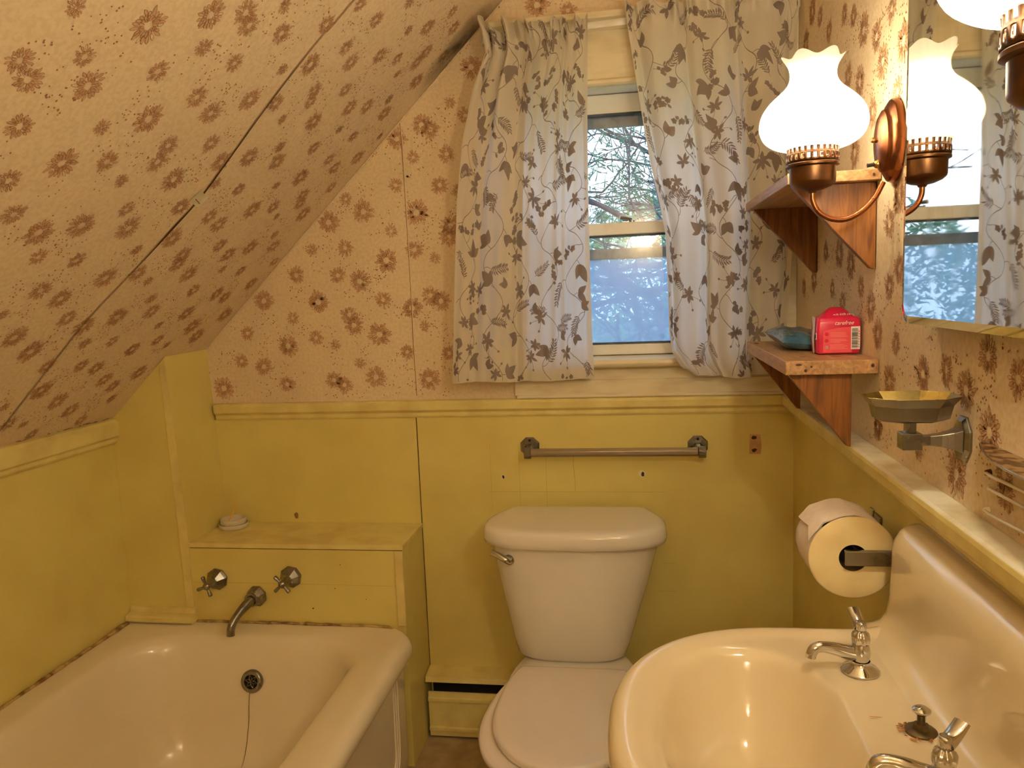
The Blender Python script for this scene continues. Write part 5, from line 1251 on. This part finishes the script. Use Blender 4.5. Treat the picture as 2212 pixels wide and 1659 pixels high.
# overflow slot cut in the basin wall, under the second tap
mb = MB()
for y0_, y1_, x_ in ((-1.282, -1.335, -.1715), (-1.300, -1.42, -.1700)):
    pts = [(x_ - .0006 * abs(i - 3), y0_ + (y1_ - y0_) * i / 6, .7905 - (.004 if y0_ > -1.29 else -.004)) for i in range(7)]
    mb.tube(pts, [.0004, .0022, .0028, .003, .0026, .0018, .0004], 6)
mb.build('overflow_slot', DARKV, sk)
def sink_tap(x, y, ang, hang, label):
    t = thing('pillar_tap', label, 'tap', (x, y, .80), 'chrome pillar taps on the sink')
    T = Matrix.Translation((x, y, .8003)) @ Matrix.Rotation(ang, 4, 'Z')
    mb = MB(); mb.lathe([(0, 0), (.0255, 0), (.0258, .002), (.023, .005), (.0155, .009), (.0130, .013), (.0128, .016)], 40, T); mb.build('base_flange', CHROME, t, smooth=50)
    T = T @ Matrix.Diagonal((.84, .9, .84, 1))
    mb = MB(); mb.lathe([(.0126, .012), (.0132, .020), (.0155, .030), (.0150, .040), (.0135, .046), (.0125, .049)], 32, T)
    pts = smooth_path([(.0, 0, .028), (.022, 0, .0335), (.045, 0, .0405), (.062, 0, .0435), (.0745, 0, .0415), (.0805, 0, .033), (.082, 0, .0255)], 5)
    mb.tube([T @ p for p in pts], [(.0098 - .0028 * min(1, i / 14), .0115 - .0038 * min(1, i / 14)) if i < len(pts) - 6 else (.0072, .0074) for i in range(len(pts))], 18)
    mb.build('tap_body', CHROME, t, smooth=60)
    mb = MB(); mb.lathe([(0, 0), (.0058, 0)], 14, T @ Matrix.Translation((.0821, 0, .0252))); mb.build('outlet', DARKV, t)
    mb = MB(); seg = 48; lo = []
    for z, r in ((.049, .0125), (.0505, .0135), (.056, .0142), (.061, .0142), (.066, .0120), (.069, .0085), (.071, .0065)):
        lo.append([T @ Vector(((r + .0012 * math.cos(8 * 2 * PI * i / seg) * (1 if z > .05 else 0)) * math.cos(2 * PI * i / seg), (r + .0012 * math.cos(8 * 2 * PI * i / seg)) * math.sin(2 * PI * i / seg), z)) for i in range(seg)])
    mb.loft(lo, 0, True, True); mb.build('bonnet', CHROME, t, smooth=60)
    H = T @ Matrix.Translation((0, 0, .066)) @ Matrix.Rotation(hang, 4, 'Z') @ Matrix.Scale(.95, 4)
    mb = MB(); mb.lathe([(.006, 0), (.006, .003), (.0085, .005), (.0088, .019), (.0078, .021), (.003, .0215), (0, .0205)], 20, H)
    pts = smooth_path([(.001, 0, .010), (.010, 0, .014), (.021, 0, .021), (.033, 0, .031)], 4)
    mb.tube([H @ p for p in pts], [((.0092 - .0002 * i / 12), (.0082 - .0045 * i / 12)) for i in range(len(pts))], 14)
    mb.build('lever_handle', CHROME, t, smooth=60)
    return t
sink_tap(-.133, -1.115, PI + .12, -1.60, 'chrome pillar tap at the window end of the sink')
sink_tap(-.126, -1.392, PI - .12, -2.45, 'chrome pillar tap cropped by the bottom edge of the picture')

# ------------------------------------------------------------------ added fill light: unseen globe behind the camera that lifts the shadows
gl = thing('added_fill_globe', 'added white glass globe fill lamp, unseen on the wall behind the camera', 'lamp', (-.36, YN, 1.68))
TG = axis_T((-.36, YN + .0005, 1.68), (0, 1, 0))
mb = MB(); mb.lathe([(0, 0), (.06, 0), (.06, .012), (.045, .02), (.04, .034), (0, .034)], 32, TG); mb.build('wall_plate', BRASS, gl, smooth=40)
mb = MB(); mb.lathe([(.09 * math.sin(PI * k / 16), .112 - .09 * math.cos(PI * k / 16)) for k in range(3, 17)], 32, TG); mb.build('globe', OPAL, gl, smooth=80)
ld = bpy.data.lights.new('fill_light', 'POINT'); ld.energy = FILL_WATTS; ld.color = LAMP_COLOR; ld.shadow_soft_size = .05
lob = bpy.data.objects.new('fill_light', ld); col.objects.link(lob); lob.location = (-.36, YN + .112, 1.68); lob.parent = gl; lob.matrix_parent_inverse = gl.matrix_world.inverted()
